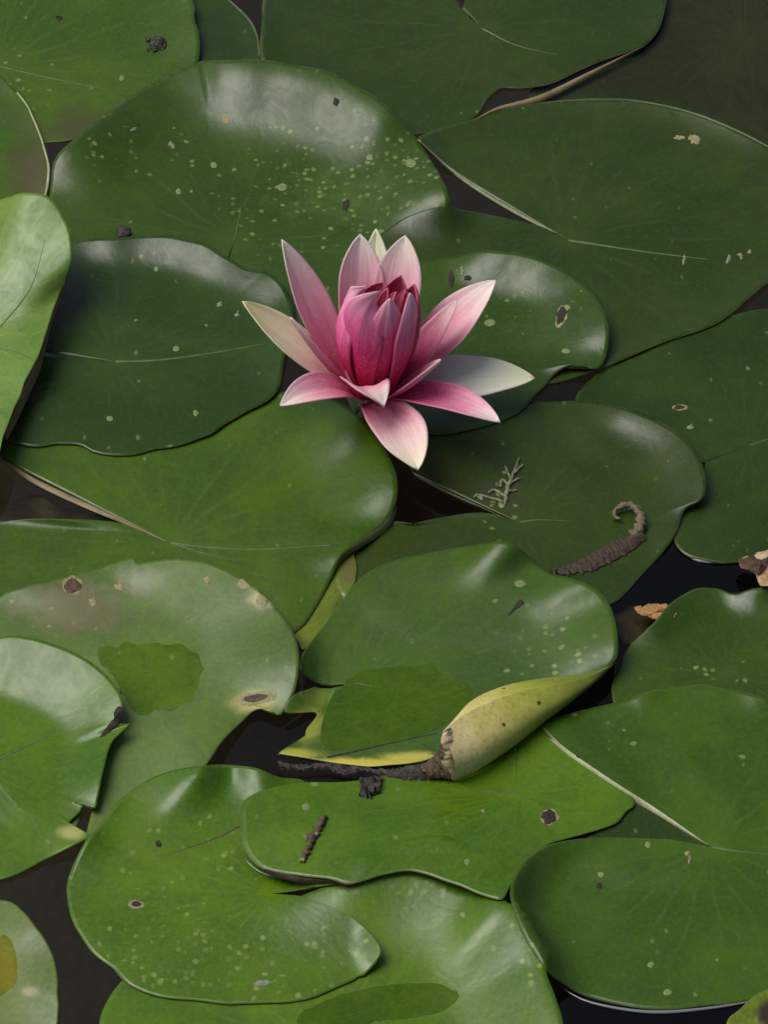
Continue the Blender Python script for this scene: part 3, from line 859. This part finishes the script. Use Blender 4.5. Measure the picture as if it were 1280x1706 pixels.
make_patch('B', [(376, 190), (382, 198), (378, 206), (370, 200), (370, 190)], M_tanspot, 'pale_spot', jag=0.3, nseg=20, nrad=3)
for (k, u, v, ru, rv) in (('B', 685, 272, 10, 9), ('B', 616, 262, 7, 6), ('B', 356, 275, 6, 6), ('B', 297, 319, 5, 6), ('B', 470, 312, 9, 7), ('G', 945, 512, 7, 5), ('G', 944, 585, 9, 5), ('G', 816, 538, 10, 7), ('J', 867, 972, 10, 7),
                           ('P', 1113, 1653, 9, 6), ('P', 1085, 1607, 6, 6), ('P', 1080, 1408, 6, 6), ('P', 1002, 1457, 6, 5), ('N', 779, 1436, 6, 6), ('N', 510, 1344, 8, 7), ('O', 822, 1580, 6, 6), ('O', 771, 1524, 5, 6),
                           ('E', 293, 581, 6, 6), ('E', 326, 688, 5, 6), ('E', 182, 697, 6, 5), ('E', 260, 448, 5, 5), ('A', 202, 130, 5, 5), ('R', 836, 840, 7, 7)):
    make_patch(k, blob(u, v, ru * 0.85, rv * 0.85, n=8, seed=2, rag=0.16), M_yellowspot, 'pale_spot', off=0.0002, nseg=26, nrad=3, jag=0.12)
for (k, u, v, ru, rv) in (('H', 199, 976, 8, 7), ('H', 154, 1004, 5, 9), ('H', 345, 966, 5, 7), ('H', 405, 974, 9, 8), ('H', 438, 1000, 11, 10), ('S', 1158, 232, 10, 7), ('S', 1133, 229, 10, 3), ('K', 437, 1638, 14, 5), ('P', 1145, 1422, 4, 4)):
    make_patch(k, blob(u, v, ru, rv, seed=4, rag=0.35), M_twig if k in 'K' else M_tanspot, 'bleached_spot', off=0.0004, nseg=20, nrad=3, jag=0.5)

# rolled edge of the torn pad
def roll_material():
    k = NT('rolled_underside')
    uv = k.n('UVMap', uv_map='UVMap'); sx = k.n('SeparateXYZ'); k.l(uv.outputs[0], sx.inputs[0])
    geo = k.n('NewGeometry')
    n1 = k.noise(geo.outputs['Position'], 90, 4, 0.6); n2 = k.noise(geo.outputs['Position'], 420, 3, 0.6)
    x = k.math('MULTIPLY_ADD', k.math('SUBTRACT', n1, 0.5), 0.35, sx.outputs[0])
    rp = k.n('ValToRGB'); k.l(x, rp.inputs[0])
    e = rp.color_ramp.elements
    e[0].position = 0.02; e[0].color = (0.075, 0.115, 0.012, 1)
    e[1].position = 1.0; e[1].color = (0.68, 0.56, 0.28, 1)
    for p, c in ((0.30, (0.17, 0.20, 0.018)), (0.52, (0.33, 0.33, 0.045)), (0.78, (0.52, 0.46, 0.14))):
        q = e.new(p); q.color = (*c, 1)
    base = k.mix(k.smooth(n2, 0.45, 0.75, 0, 0.4), rp.outputs[0], (0.09, 0.11, 0.012))
    d, c = k.voro(geo.outputs['Position'], 120)
    sc = k.n('SeparateColor'); k.l(c, sc.inputs[0])
    m = k.math('MULTIPLY', k.smooth(d, 0.08, 0.2, 1, 0), k.math('LESS_THAN', sc.outputs[0], 0.16))
    base = k.mix(m, base, (0.05, 0.03, 0.015))
    k.l(base, k.b.inputs['Base Color']); k.b.inputs['Roughness'].default_value = 0.5
    bp = k.n('Bump'); bp.inputs['Strength'].default_value = 0.3; bp.inputs['Distance'].default_value = 0.0012
    k.l(k.math('ADD', n1, k.math('MULTIPLY', n2, 0.4)), bp.inputs['Height']); k.l(bp.outputs[0], k.b.inputs['Normal'])
    return k.m


M_roll = roll_material()
PJ = PADS['J']['ob']
zj = lambda pts: [float(hit('J', *q)[0][2]) for q in pts]
foldl = [(1028, 1098), (1000, 1128), (960, 1163), (900, 1209), (850, 1248), (800, 1281), (756, 1301)]
freel = [(1026, 1106), (990, 1124), (945, 1138), (890, 1148), (830, 1165), (775, 1190), (738, 1219)]
zf = [0.006, 0.005, 0.0045, 0.004, 0.004, 0.004, 0.004]
ze = [0.010, 0.013, 0.017, 0.021, 0.025, 0.029, 0.031]
make_ribbon(foldl, zf, freel, ze, M_roll, 'rolled_edge', PJ, n=60, m=14, bulge=[0.0005, 0.003, 0.005, 0.006, 0.0075, 0.008, 0.006], bulge_dir=(0.45, -0.8, 0.25))
make_ribbon(freel, ze, [(1026, 1104), (990, 1118), (945, 1126), (890, 1132), (830, 1146), (780, 1172), (748, 1215)], [q - 0.012 for q in ze], M_roll, 'rolled_edge_lip', PJ, n=60, m=6, bulge=0.001, bulge_dir=(0, 0.5, 0.8))
make_ribbon([(738, 1219), (735, 1235), (742, 1255), (736, 1270), (750, 1296)], [0.031, 0.027, 0.02, 0.013, 0.004], [(752, 1212), (757, 1232), (762, 1252), (760, 1275), (758, 1301)], [0.03, 0.026, 0.02, 0.012, 0.0035],
            simple_material('dried_cream_edge', (0.38, 0.25, 0.12), (0.66, 0.54, 0.32), 250, 0.6, 0.5), 'dried_end', PJ, n=30, m=5, bulge=0.002, jag=1.0)
# black rotten lip
make_ribbon([(462, 1268), (500, 1274), (545, 1271), (590, 1276), (640, 1281), (690, 1275), (720, 1264), (740, 1244)], [0.0045] * 5 + [0.006, 0.009, 0.015],
            [(466, 1280), (505, 1286), (540, 1283), (575, 1291), (610, 1288), (650, 1298), (690, 1304), (725, 1301), (754, 1300)], [0.0025] * 8, M_black, 'rotten_lip', PJ, n=90, m=6, bulge=0.0008, jag=1.2, rough_amp=0.00022)
make_ribbon([(700, 1278), (716, 1266), (730, 1248), (739, 1232)], [0.008, 0.011, 0.016, 0.022], [(716, 1298), (736, 1296), (752, 1296), (758, 1270)], [0.005, 0.006, 0.006, 0.012], M_brown, 'rotten_corner', PJ, n=24, m=5, bulge=0.002, jag=1.2, rough_amp=0.0006)
make_rib('J', [(545, 1262), (600, 1250), (660, 1236), (728, 1222)], 5, 4, M_hole, 'crease')

# pale undersides turned up along notch edges and lifted rims
def edge_strip(key, pts, w0, w1, mat, name='upturned_edge', z1=0.0015, bulge=0.0006):
    a = spline(pts, 24)
    t = np.gradient(a, axis=0); nrm = np.c_[-t[:, 1], t[:, 0]]; nrm /= np.linalg.norm(nrm, axis=1)[:, None]
    if nrm[:, 1].mean() < 0:
        nrm = -nrm
    f = np.linspace(0, 1, 24)
    w = (w0 + (w1 - w0) * f) * np.sin(np.pi * np.clip(f * 0.94 + 0.03, 0, 1)) ** 0.5
    b = a + nrm * w[:, None]
    za = np.array([float(hit(key, *q)[0][2]) for q in a])
    make_ribbon([tuple(q) for q in a], list(za + 0.0002), [tuple(q) for q in b], list(np.maximum(za - 0.0035, 0.0006)), mat, name, PADS[key]['ob'], n=40, m=4, bulge=bulge)


edge_strip('P', [(900, 1204), (936, 1241), (1010, 1293), (1100, 1351), (1180, 1407)], 15, 8, M_strip)
edge_strip('S', [(697, 234), (740, 272), (800, 314), (870, 356), (930, 388)], 5, 7, simple_material('olive_leaf_edge', (0.13, 0.15, 0.07), (0.19, 0.20, 0.11), 90, 0.5, 0.2))
edge_strip('F', [(2, 764), (60, 798), (140, 836), (210, 868), (278, 902)], 12, 6, M_strip if False else M_under_red)
edge_strip('F', [(658, 842), (640, 870), (605, 896), (572, 922), (556, 950)], 16, 8, M_under)
edge_strip('R', [(690, 790), (740, 815), (790, 838), (845, 864)], 5, 3, M_under)
edge_strip('T', [(795, 197), (830, 178), (900, 158), (985, 118), (1075, 76)], 14, 6, M_under_red, bulge=0.002)
edge_strip('N', [(440, 1448), (500, 1461), (550, 1467), (580, 1475)], 12, 6, M_brown)
# underside of the raised pale leaf
make_ribbon([(116, 432), (110, 463), (86, 525), (62, 596), (38, 648), (22, 690), (8, 724)], [0.024, 0.024, 0.023, 0.022, 0.02, 0.019, 0.018],
            [(114, 446), (100, 495), (82, 555), (66, 618), (46, 662), (26, 706), (10, 734)], [0.021, 0.017, 0.013, 0.010, 0.010, 0.011, 0.012], M_under_red, 'upturned_edge', PADS['D']['ob'], n=40, m=5, bulge=0.001)
# bright wet line where the water clings to a pad's margin
def meniscus(key, pts, w=4.0):
    a = spline(pts, 40)
    P = on_z(a[:, 0], a[:, 1], 0.0004)
    make_tube(P, [0.0002, 0.0007, 0.0009, 0.0007, 0.0002], M_men, 'water_line', PADS[key]['ob'], seg=6)


k_ = NT('clinging_water')
k_.b.inputs['Base Color'].default_value = (0.16, 0.17, 0.17, 1); k_.b.inputs['Roughness'].default_value = 0.15; k_.b.inputs['IOR'].default_value = 1.6  # sky reflection on the meniscus painted in as a grey base colour
M_men = k_.m
meniscus('P', [(922, 1634), (978, 1668), (1080, 1686), (1180, 1680), (1290, 1662)])
meniscus('N', [(398, 1392), (404, 1424), (432, 1452), (490, 1470), (540, 1476)])
meniscus('W', [(1148, 928), (1165, 934), (1190, 938)])
meniscus('K', [(192, 1618), (215, 1640), (235, 1656)])

# ------------------------------------------------------------------ flower
FB = on_z(614, 672, 0.014)
lily = bpy.data.objects.new('water_lily', None)
col.objects.link(lily)
lily.location = FB
lily.empty_display_size = 0.03
bpy.context.view_layer.update()
tag(lily, 'pink water lily bloom with cream outer sepals standing open among the pads', 'flower')


def petal_material(name, stops, streak=0.55, trans=0.25, edge=(0.6, 0.35, 0.42), edge_amt=0.3):
    k = NT(name)
    uv = k.n('UVMap', uv_map='UVMap'); sx = k.n('SeparateXYZ'); k.l(uv.outputs[0], sx.inputs[0])
    x, t = sx.outputs[0], sx.outputs[1]
    cw = k.n('CombineXYZ'); k.l(k.math('MULTIPLY', x, 16.0), cw.inputs[0]); k.l(k.math('MULTIPLY', t, 2.2), cw.inputs[1])
    oi = k.n('ObjectInfo'); k.l(k.math('MULTIPLY', oi.outputs['Random'], 40.0), cw.inputs[2])
    st = k.noise(cw.outputs[0], 1.0, 5, 0.65)
    geo = k.n('NewGeometry')
    n1 = k.noise(geo.outputs['Position'], 130, 4, 0.6); n2 = k.noise(geo.outputs['Position'], 700, 2, 0.6)
    tt = k.math('ADD', t, k.math('MULTIPLY', k.math('SUBTRACT', n1, 0.5), 0.22))
    tt = k.math('ADD', tt, k.math('MULTIPLY', k.math('SUBTRACT', st, 0.5), streak))
    rp = k.n('ValToRGB'); k.l(tt, rp.inputs[0])
    e = rp.color_ramp.elements
    e[0].position = stops[0][0]; e[0].color = (*stops[0][1], 1)
    e[1].position = stops[-1][0]; e[1].color = (*stops[-1][1], 1)
    for p_, c_ in stops[1:-1]:
        q = e.new(p_); q.color = (*c_, 1)
    base = k.mix(k.smooth(n2, 0.45, 0.8, 0, 0.25), rp.outputs[0], stops[-1][1])
    ed = k.smooth(k.math('ABSOLUTE', k.math('SUBTRACT', x, 0.5)), 0.40, 0.5)
    base = k.mix(k.math('MULTIPLY', ed, edge_amt), base, edge)
    k.l(base, k.b.inputs['Base Color'])
    k.b.inputs['Roughness'].default_value = 0.48
    k.b.inputs['Specular IOR Level'].default_value = 0.35
    bp = k.n('Bump'); bp.inputs['Strength'].default_value = 0.35; bp.inputs['Distance'].default_value = 0.0010
    k.l(k.math('ADD', st, k.math('MULTIPLY', n1, 0.3)), bp.inputs['Height']); k.l(bp.outputs[0], k.b.inputs['Normal'])
    tr = k.n('BsdfTranslucent'); k.l(base, tr.inputs['Color'])
    mx = k.n('MixShader'); mx.inputs[0].default_value = trans
    out = k.t.nodes['Material Output']
    k.l(k.b.outputs[0], mx.inputs[1]); k.l(tr.outputs[0], mx.inputs[2]); k.l(mx.outputs[0], out.inputs[0])
    return k.m


P_PALE = petal_material('petal_pale', [(0.1, (0.68, 0.035, 0.16)), (0.40, (0.80, 0.25, 0.38)), (0.68, (0.86, 0.48, 0.54)), (0.95, (0.90, 0.82, 0.72))])
P_MID = petal_material('petal_rose', [(0.1, (0.62, 0.02, 0.13)), (0.42, (0.76, 0.11, 0.27)), (0.72, (0.84, 0.34, 0.45)), (0.97, (0.90, 0.78, 0.72))])
P_DEEP = petal_material('petal_magenta', [(0.10, (0.48, 0.006, 0.05)), (0.38, (0.82, 0.035, 0.21)), (0.62, (0.95, 0.20, 0.45)), (0.95, (0.95, 0.56, 0.66))], streak=0.7, edge_amt=0.15)
P_RED = petal_material('petal_inner_red', [(0.1, (0.40, 0.008, 0.04)), (0.6, (0.52, 0.025, 0.09)), (1.0, (0.62, 0.14, 0.22))], edge_amt=0.1)
P_CREAM = petal_material('sepal_cream', [(0.08, (0.62, 0.18, 0.24)), (0.38, (0.74, 0.48, 0.42)), (0.7, (0.80, 0.74, 0.50)), (1.0, (0.72, 0.66, 0.34))], edge=(0.78, 0.68, 0.42), trans=0.2)
P_WHITE = petal_material('sepal_white', [(0.05, (0.62, 0.36, 0.38)), (0.35, (0.74, 0.70, 0.60)), (0.7, (0.80, 0.80, 0.64)), (1.0, (0.82, 0.82, 0.52))], edge=(0.7, 0.68, 0.58), trans=0.2)
P_SEPB = petal_material('sepal_blush', [(0.08, (0.62, 0.06, 0.18)), (0.4, (0.76, 0.28, 0.38)), (0.72, (0.86, 0.62, 0.58)), (0.98, (0.88, 0.84, 0.58))])


def petal(base, ctrl, tip, w, mat, name='petal', cup=0.35, twist=0.0, peak=0.52, tipsharp=1.0, flat=0.0, pinch=0.35, hook=0.0):
    """base, ctrl, tip: (u, v, depth offset in photo px along the ground); w: full width in px"""
    def P3(q):
        return on_y(q[0], q[1], FB[1] + q[2] * PX)
    a, c, b = P3(base), P3(ctrl), P3(tip)
    n, m = 30, 14
    t = np.linspace(0, 1, n + 1)[:, None]
    sp = (1 - t) ** 2 * a + 2 * t * (1 - t) * c + t ** 2 * b
    tg = 2 * (1 - t) * (c - a) + 2 * t * (b - c)
    tg /= np.linalg.norm(tg, axis=1)[:, None]
    AX = FB + np.array([0.008, 0.0, 0.095])
    V = np.zeros((n + 1, m + 1, 3)); UV = np.zeros((n + 1, m + 1, 2))
    seed = int(tip[0] * 3 + tip[1])
    r = np.random.default_rng(seed)
    we = wob(n + 1, 5, 0.03, r); we2 = wob(n + 1, 5, 0.03, r)
    for i in range(n + 1):
        f = i / n
        nr = AX - sp[i]
        nr = nr - tg[i] * np.dot(nr, tg[i]); nr /= np.linalg.norm(nr)
        s = np.cross(tg[i], nr)
        if twist:
            s, nr = s * math.cos(twist) + nr * math.sin(twist), nr * math.cos(twist) - s * math.sin(twist)
        if f < peak:
            q = f / peak
            wf = pinch + (1 - pinch) * (math.sin(q * math.pi / 2) ** 1.1)
        else:
            q = (f - peak) / (1 - peak)
            wf = (1 - q ** (1.9 * tipsharp)) ** 0.85
        hw = w * PX * 0.5 * wf + 0.0001
        for j in range(m + 1):
            x = 2 * j / m - 1
            A = cup * 1.6
            # cross-section: an arc bent round the inner side
            th = x * A
            off = s * (math.sin(th) / max(math.sin(A), 1e-3) if A > 0.02 else x) * hw * (1 + (we if x > 0 else we2)[i])
            up = nr * (1 - math.cos(th)) / max(A, 1e-3) * hw * 1.15
            ripple = nr * (0.00025 * math.sin(x * 9 + seed) * math.sin(f * 3))
            V[i, j] = sp[i] + off + up + ripple - nr * 0.0004 * math.exp(-(x / 0.12) ** 2)
            UV[i, j] = ((x + 1) / 2, f)
    # thin but solid blade
    idx = np.arange((n + 1) * (m + 1)).reshape(n + 1, m + 1)
    F = np.stack([idx[:-1, :-1], idx[1:, :-1], idx[1:, 1:], idx[:-1, 1:]], -1).reshape(-1, 4)
    ob = link(name, V.reshape(-1, 3), F, mat, lily)
    set_uv(ob.data, UV.reshape(-1, 2))
    sd = ob.modifiers.new('thickness', 'SOLIDIFY')
    sd.thickness = 0.0007
    sd.offset = 0
    return ob


# outer whorl (cream sepals)
petal((592, 648, 5), (500, 600, 30), (404, 502, 60), 78, P_CREAM, 'sepal', cup=0.40, peak=0.6)
petal((655, 648, 20), (770, 622, 30), (892, 630, 40), 84, P_WHITE, 'sepal', cup=0.25, peak=0.5, twist=-0.2)
petal((624, 640, 40), (626, 500, 140), (627, 381, 215), 60, P_WHITE, 'sepal', cup=0.35)
petal((612, 672, -15), (662, 690, -110), (697, 783, -210), 88, P_SEPB, 'sepal', cup=0.32, peak=0.55, tipsharp=1.1, twist=-0.1)
# spreading petals
petal((588, 640, 20), (520, 540, 60), (470, 399, 125), 76, P_PALE, cup=0.42, peak=0.55)
petal((602, 640, 35), (596, 500, 90), (601, 390, 155), 78, P_PALE, cup=0.40, peak=0.62)
petal((640, 640, 35), (662, 500, 90), (676, 392, 155), 82, P_PALE, cup=0.40, peak=0.62)
petal((655, 640, 25), (740, 570, 60), (826, 467, 105), 92, P_PALE, cup=0.36, peak=0.6)
petal((648, 650, 5), (710, 600, 25), (762, 500, 50), 62, P_MID, cup=0.42, peak=0.55)
petal((640, 660, -5), (740, 650, -60), (834, 704, -115), 66, P_MID, cup=0.42, peak=0.5)
petal((600, 662, -10), (540, 630, -60), (467, 676, -125), 60, P_PALE, cup=0.45, peak=0.5, twist=0.2)
petal((590, 655, 0), (525, 600, 0), (484, 528, 8), 50, P_MID, cup=0.50, peak=0.5, twist=-0.5)
petal((632, 668, -15), (690, 650, -40), (735, 599, -60), 52, P_MID, cup=0.50, peak=0.5)
petal((600, 664, -16), (588, 618, -80), (640, 678, -124), 80, P_PALE, cup=0.42, peak=0.6, tipsharp=1.5)
# cupped heart of the bloom
petal((604, 655, 5), (516, 545, -4), (611, 476, -5), 76, P_DEEP, cup=0.55, peak=0.55, tipsharp=0.8)
petal((608, 662, -18), (568, 540, -66), (634, 485, -30), 80, P_DEEP, cup=0.55, peak=0.5, tipsharp=0.75)
petal((634, 662, -22), (648, 560, -66), (649, 497, -40), 62, P_DEEP, cup=0.5, peak=0.52, tipsharp=0.8)
petal((648, 660, -12), (712, 560, -36), (682, 488, -22), 76, P_DEEP, cup=0.55, peak=0.55, tipsharp=0.8)
petal((650, 655, 8), (720, 540, 14), (690, 474, 18), 74, P_RED, cup=0.6, peak=0.62)
petal((640, 650, 20), (680, 540, 60), (668, 459, 40), 80, P_RED, cup=0.6, peak=0.62)
petal((620, 650, 20), (606, 540, 60), (640, 470, 36), 80, P_RED, cup=0.6, peak=0.62)
petal((630, 655, 0), (632, 560, 0), (660, 486, 6), 44, P_RED, cup=0.6, peak=0.6)
petal((636, 655, 4), (650, 560, 10), (676, 482, 12), 40, P_RED, cup=0.6, peak=0.6)
petal((626, 655, 4), (630, 560, 14), (646, 480, 16), 40, P_RED, cup=0.6, peak=0.6)
M_stem = simple_material('flower_stem', (0.10, 0.05, 0.03), (0.16, 0.12, 0.05), 120, 0.5, 0.3)
make_tube([FB + [0, 0.004, -0.3], FB + [0, 0.003, -0.05], FB + [0.001, 0.002, -0.004], FB + [0.002, 0.002, 0.004]], [0.004, 0.004, 0.0055, 0.008], M_stem, 'stem', lily, seg=12)

# ------------------------------------------------------------------ loose bits lying on the pads
def on_pads(u, v, keys):
    best = None
    for kx in keys:
        q = PADS[kx]['bvh'].ray_cast(Vector(CAM), Vector(ray(u, v)).normalized())
        if q[0] is not None and (best is None or q[0].z > best[2]):
            best = np.array(q[0])
    return best if best is not None else on_z(u, v, 0.001)


def strip_tube(name, pts, keys, rad, mat, lift=0.0006, n=30, lump=0.12, parent=None, zextra=None, seg=7):
    L = spline(pts, n)
    P = np.array([on_pads(q[0], q[1], keys) for q in L])
    P[:, 2] += lift
    if zextra is not None:
        P[:, 2] += np.interp(np.linspace(0, 1, n), np.linspace(0, 1, len(zextra)), zextra)
    return make_tube(P, rad, mat, name, parent, seg=seg, lump=lump, seed=int(pts[0][0]))


r_ = np.random.default_rng(5)
et = spline([(916, 951), (945, 944), (975, 931), (1005, 912), (1040, 897), (1060, 884)], 40)
eb = spline([(916, 954), (950, 954), (985, 949), (1015, 935), (1050, 918), (1078, 896)], 40)
for e_, k_ in ((et, -1), (eb, 1)):
    e_[2:-1, 1] += k_ * np.abs(r_.normal(size=37)) * 2.6
zt = [float(on_pads(q[0], q[1], ('R', 'J'))[2]) + 0.0007 for q in et]
zb = [float(on_pads(q[0], q[1], ('R', 'J'))[2]) + 0.0007 for q in eb]
c = make_ribbon([tuple(q) for q in et], zt, [tuple(q) for q in eb], zb, M_curl, 'dead_leaf_strip', n=110, m=5, bulge=[0.0003, 0.0012, 0.002, 0.002, 0.0022], rough_amp=0.00018, bulge_dir=(0, 0, 1))
strip_tube('curled_tip', [(1056, 897), (1068, 880), (1064, 862), (1046, 851), (1028, 856), (1024, 868), (1034, 872)], ('R',), [0.0030, 0.0027, 0.0019, 0.0017, 0.0016, 0.0012, 0.0008], M_curl_tip, lump=0.3, n=40, lift=0.0012, parent=c,
           zextra=[0, 0.001, 0.003, 0.004, 0.003, 0.002, 0.002])
tag(c, 'dead brown strip with a curled tip lying on a dark pad', 'debris')
c = strip_tube('dried_sprig', [(842, 842), (846, 815), (856, 790), (866, 764)], ('R',), [0.0010, 0.0012, 0.0009, 0.0005], M_twig, lump=0.3)
for pts in ([(848, 812), (838, 800), (834, 812)], [(852, 800), (842, 778)], [(856, 790), (872, 776)], [(846, 820), (862, 818)], [(850, 806), (866, 798)], [(844, 830), (826, 818), (814, 822)], [(840, 838), (800, 826), (790, 830)]):
    strip_tube('side_shoot', pts, ('R',), [0.0009, 0.0006], M_twig, n=10, parent=c, lump=0.3)
tag(c, 'tiny pale dried sprig lying beside the notch of a dark pad', 'twig')
c = strip_tube('twig_fragment', [(506, 1432), (516, 1408), (528, 1385), (542, 1363)], ('N',), [0.0014, 0.0020, 0.0018, 0.0016], M_brown, lump=0.35)
for pts in ([(508, 1400), (512, 1398)], [(500, 1434), (508, 1436)], [(526, 1394), (532, 1390)]):
    strip_tube('pale_flake', pts, ('N',), [0.0014, 0.0010], M_twig, n=5, parent=c, lump=0.3, lift=0.001)
tag(c, 'short brown twig fragment with pale flakes on the long pad', 'twig')
c = make_ribbon([(598, 1296), (612, 1294), (634, 1294)], [0.005, 0.006, 0.005], [(600, 1334), (612, 1342), (630, 1328)], [0.0042, 0.0042, 0.0042], M_black, 'rotten_scrap', n=16, m=8, bulge=0.004, jag=1.5, rough_amp=0.0006)
tag(c, 'black rotten scrap hanging below the torn yellow leaf edge', 'debris')
# mud clump
def clump(name, u, v, keys, r, n, mat, sq=0.45, seed=1):
    """one crumbly lump with a few crumbs round it"""
    P = on_pads(u, v, keys)
    q = np.random.default_rng(seed)
    V, F = [], []

    def lump(c, rad, na, nb, amp):
        b0 = len(V)
        D = q.normal(size=(14, 3)); D /= np.linalg.norm(D, axis=1)[:, None]
        A = q.uniform(-1, 1, 14)
        for a in range(na + 1):
            ph = math.pi * a / na
            for b in range(nb):
                th = 2 * math.pi * b / nb
                d = np.array([math.sin(ph) * math.cos(th), math.sin(ph) * math.sin(th), math.cos(ph)])
                k = rad * (1 + amp * float((A * np.exp(9 * (D @ d - 1))).sum()) + (q.normal() * 0.07 if 0 < a < na else 0))
                V.append(c + d * [k, k, k * sq])
        for a in range(na):
            for b in range(nb):
                F.append((b0 + a * nb + b, b0 + (a + 1) * nb + b, b0 + (a + 1) * nb + (b + 1) % nb, b0 + a * nb + (b + 1) % nb))
    lump(P + [0, 0, r * 0.1], r * 0.75, 18, 26, 0.6)
    for i in range(n):
        a = q.uniform(0, 6.28); d = r * q.uniform(0.6, 1.15)
        lump(P + [d * math.cos(a), d * math.sin(a), 0.0003], r * q.uniform(0.08, 0.3), 6, 9, 0.4)
    return link(name, np.array(V), F, mat)


tag(clump('mud_clump', 263, 74, ('A',), 0.0075, 12, M_mud, seed=4), 'crumbly dark mud clump sitting on a bright pad', 'mud')
tag(clump('dark_debris', 208, 389, ('E', 'B'), 0.005, 5, M_black, seed=6), 'dark scrap caught between two pads beside a grey sheen', 'debris')
# dead orange leaf at right
def dead_leaf(name, center, outline, mat, z, label, lift=()):
    O = spline(outline, 60, closed=True)[:-1]
    r = np.random.default_rng(int(center[0]))
    O = O + r.normal(size=O.shape) * 1.0
    n = 10; V = []; UV = []
    for i in range(n + 1):
        f = i / n
        for j, q in enumerate(O):
            p_ = np.array(center) + (q - np.array(center)) * f
            zz = z + 0.0015 * math.sin(p_[0] * 0.09) * f + 0.0012 * math.sin(p_[1] * 0.13)
            V.append(on_z(p_[0], p_[1], zz)); UV.append((j / 60, f))
    m = len(O); F = []
    for i in range(n):
        for j in range(m):
            F.append((i * m + j, (i + 1) * m + j, (i + 1) * m + (j + 1) % m, i * m + (j + 1) % m))
    ob = link(name, np.array(V), F, mat)
    sd = ob.modifiers.new('thickness', 'SOLIDIFY'); sd.thickness = 0.0006; sd.offset = -1
    tag(ob, label, 'dead leaf')
    return ob


dl = dead_leaf('dead_leaf', (1300, 945), [(1232, 935), (1256, 926), (1290, 915), (1360, 905), (1380, 960), (1330, 1000), (1282, 978), (1268, 976), (1256, 955), (1236, 946)], M_dead, 0.006,
               'orange and cream dead leaf with a brown margin poking out beside a dark pad')
make_ribbon([(1230, 932), (1250, 926), (1280, 917), (1310, 910)], 0.0075, [(1236, 946), (1258, 952), (1262, 958), (1284, 932)], 0.0085, M_deadbrown, 'brown_margin', dl, n=26, m=5, bulge=0.001, jag=1.0)
dead_leaf('dead_leaf', (1090, 1022), [(1058, 1014), (1075, 1009), (1110, 1008), (1130, 1020), (1110, 1036), (1082, 1028), (1066, 1024)], simple_material('orange_tip', (0.28, 0.13, 0.035), (0.40, 0.22, 0.08), 300, 0.6, 0.4), 0.0022,
          'small orange dead leaf tip floating against the wavy pad')


def sunken(outline, center, label, z=-0.008):
    ob = dead_leaf('sunken_leaf', center, outline, M_sunk, z, label)


sunken([(-20, 850), (20, 836), (60, 826), (85, 838), (120, 850), (190, 862), (220, 880), (150, 900), (20, 900), (-30, 880)], (80, 866), 'brown sunken leaf in the notch of the bright green pad')
sunken([(1030, 1012), (1070, 1014), (1100, 1030), (1090, 1060), (1050, 1075), (1028, 1050)], (1062, 1040), 'dark brown sunken leaf below the orange leaf tip')
# specks of dirt floating on the pads
flk = [('B', 222, 215), ('B', 285, 240), ('E', 395, 523), ('E', 365, 508), ('H', 210, 985), ('S', 1215, 432), ('S', 1250, 420), ('S', 1235, 426), ('S', 1140, 433), ('W', 1150, 712), ('W', 1230, 420), ('P', 1150, 1430), ('N', 805, 1352), ('R', 800, 828), ('G', 770, 452)]
for i, (kx, u, v) in enumerate(flk):
    make_patch(kx, blob(u, v, 5 + i % 3, 3 + i % 2, seed=i, rag=0.5, rot=i), M_twig, 'fleck', off=0.0007, nseg=12, nrad=2, jag=0.4)
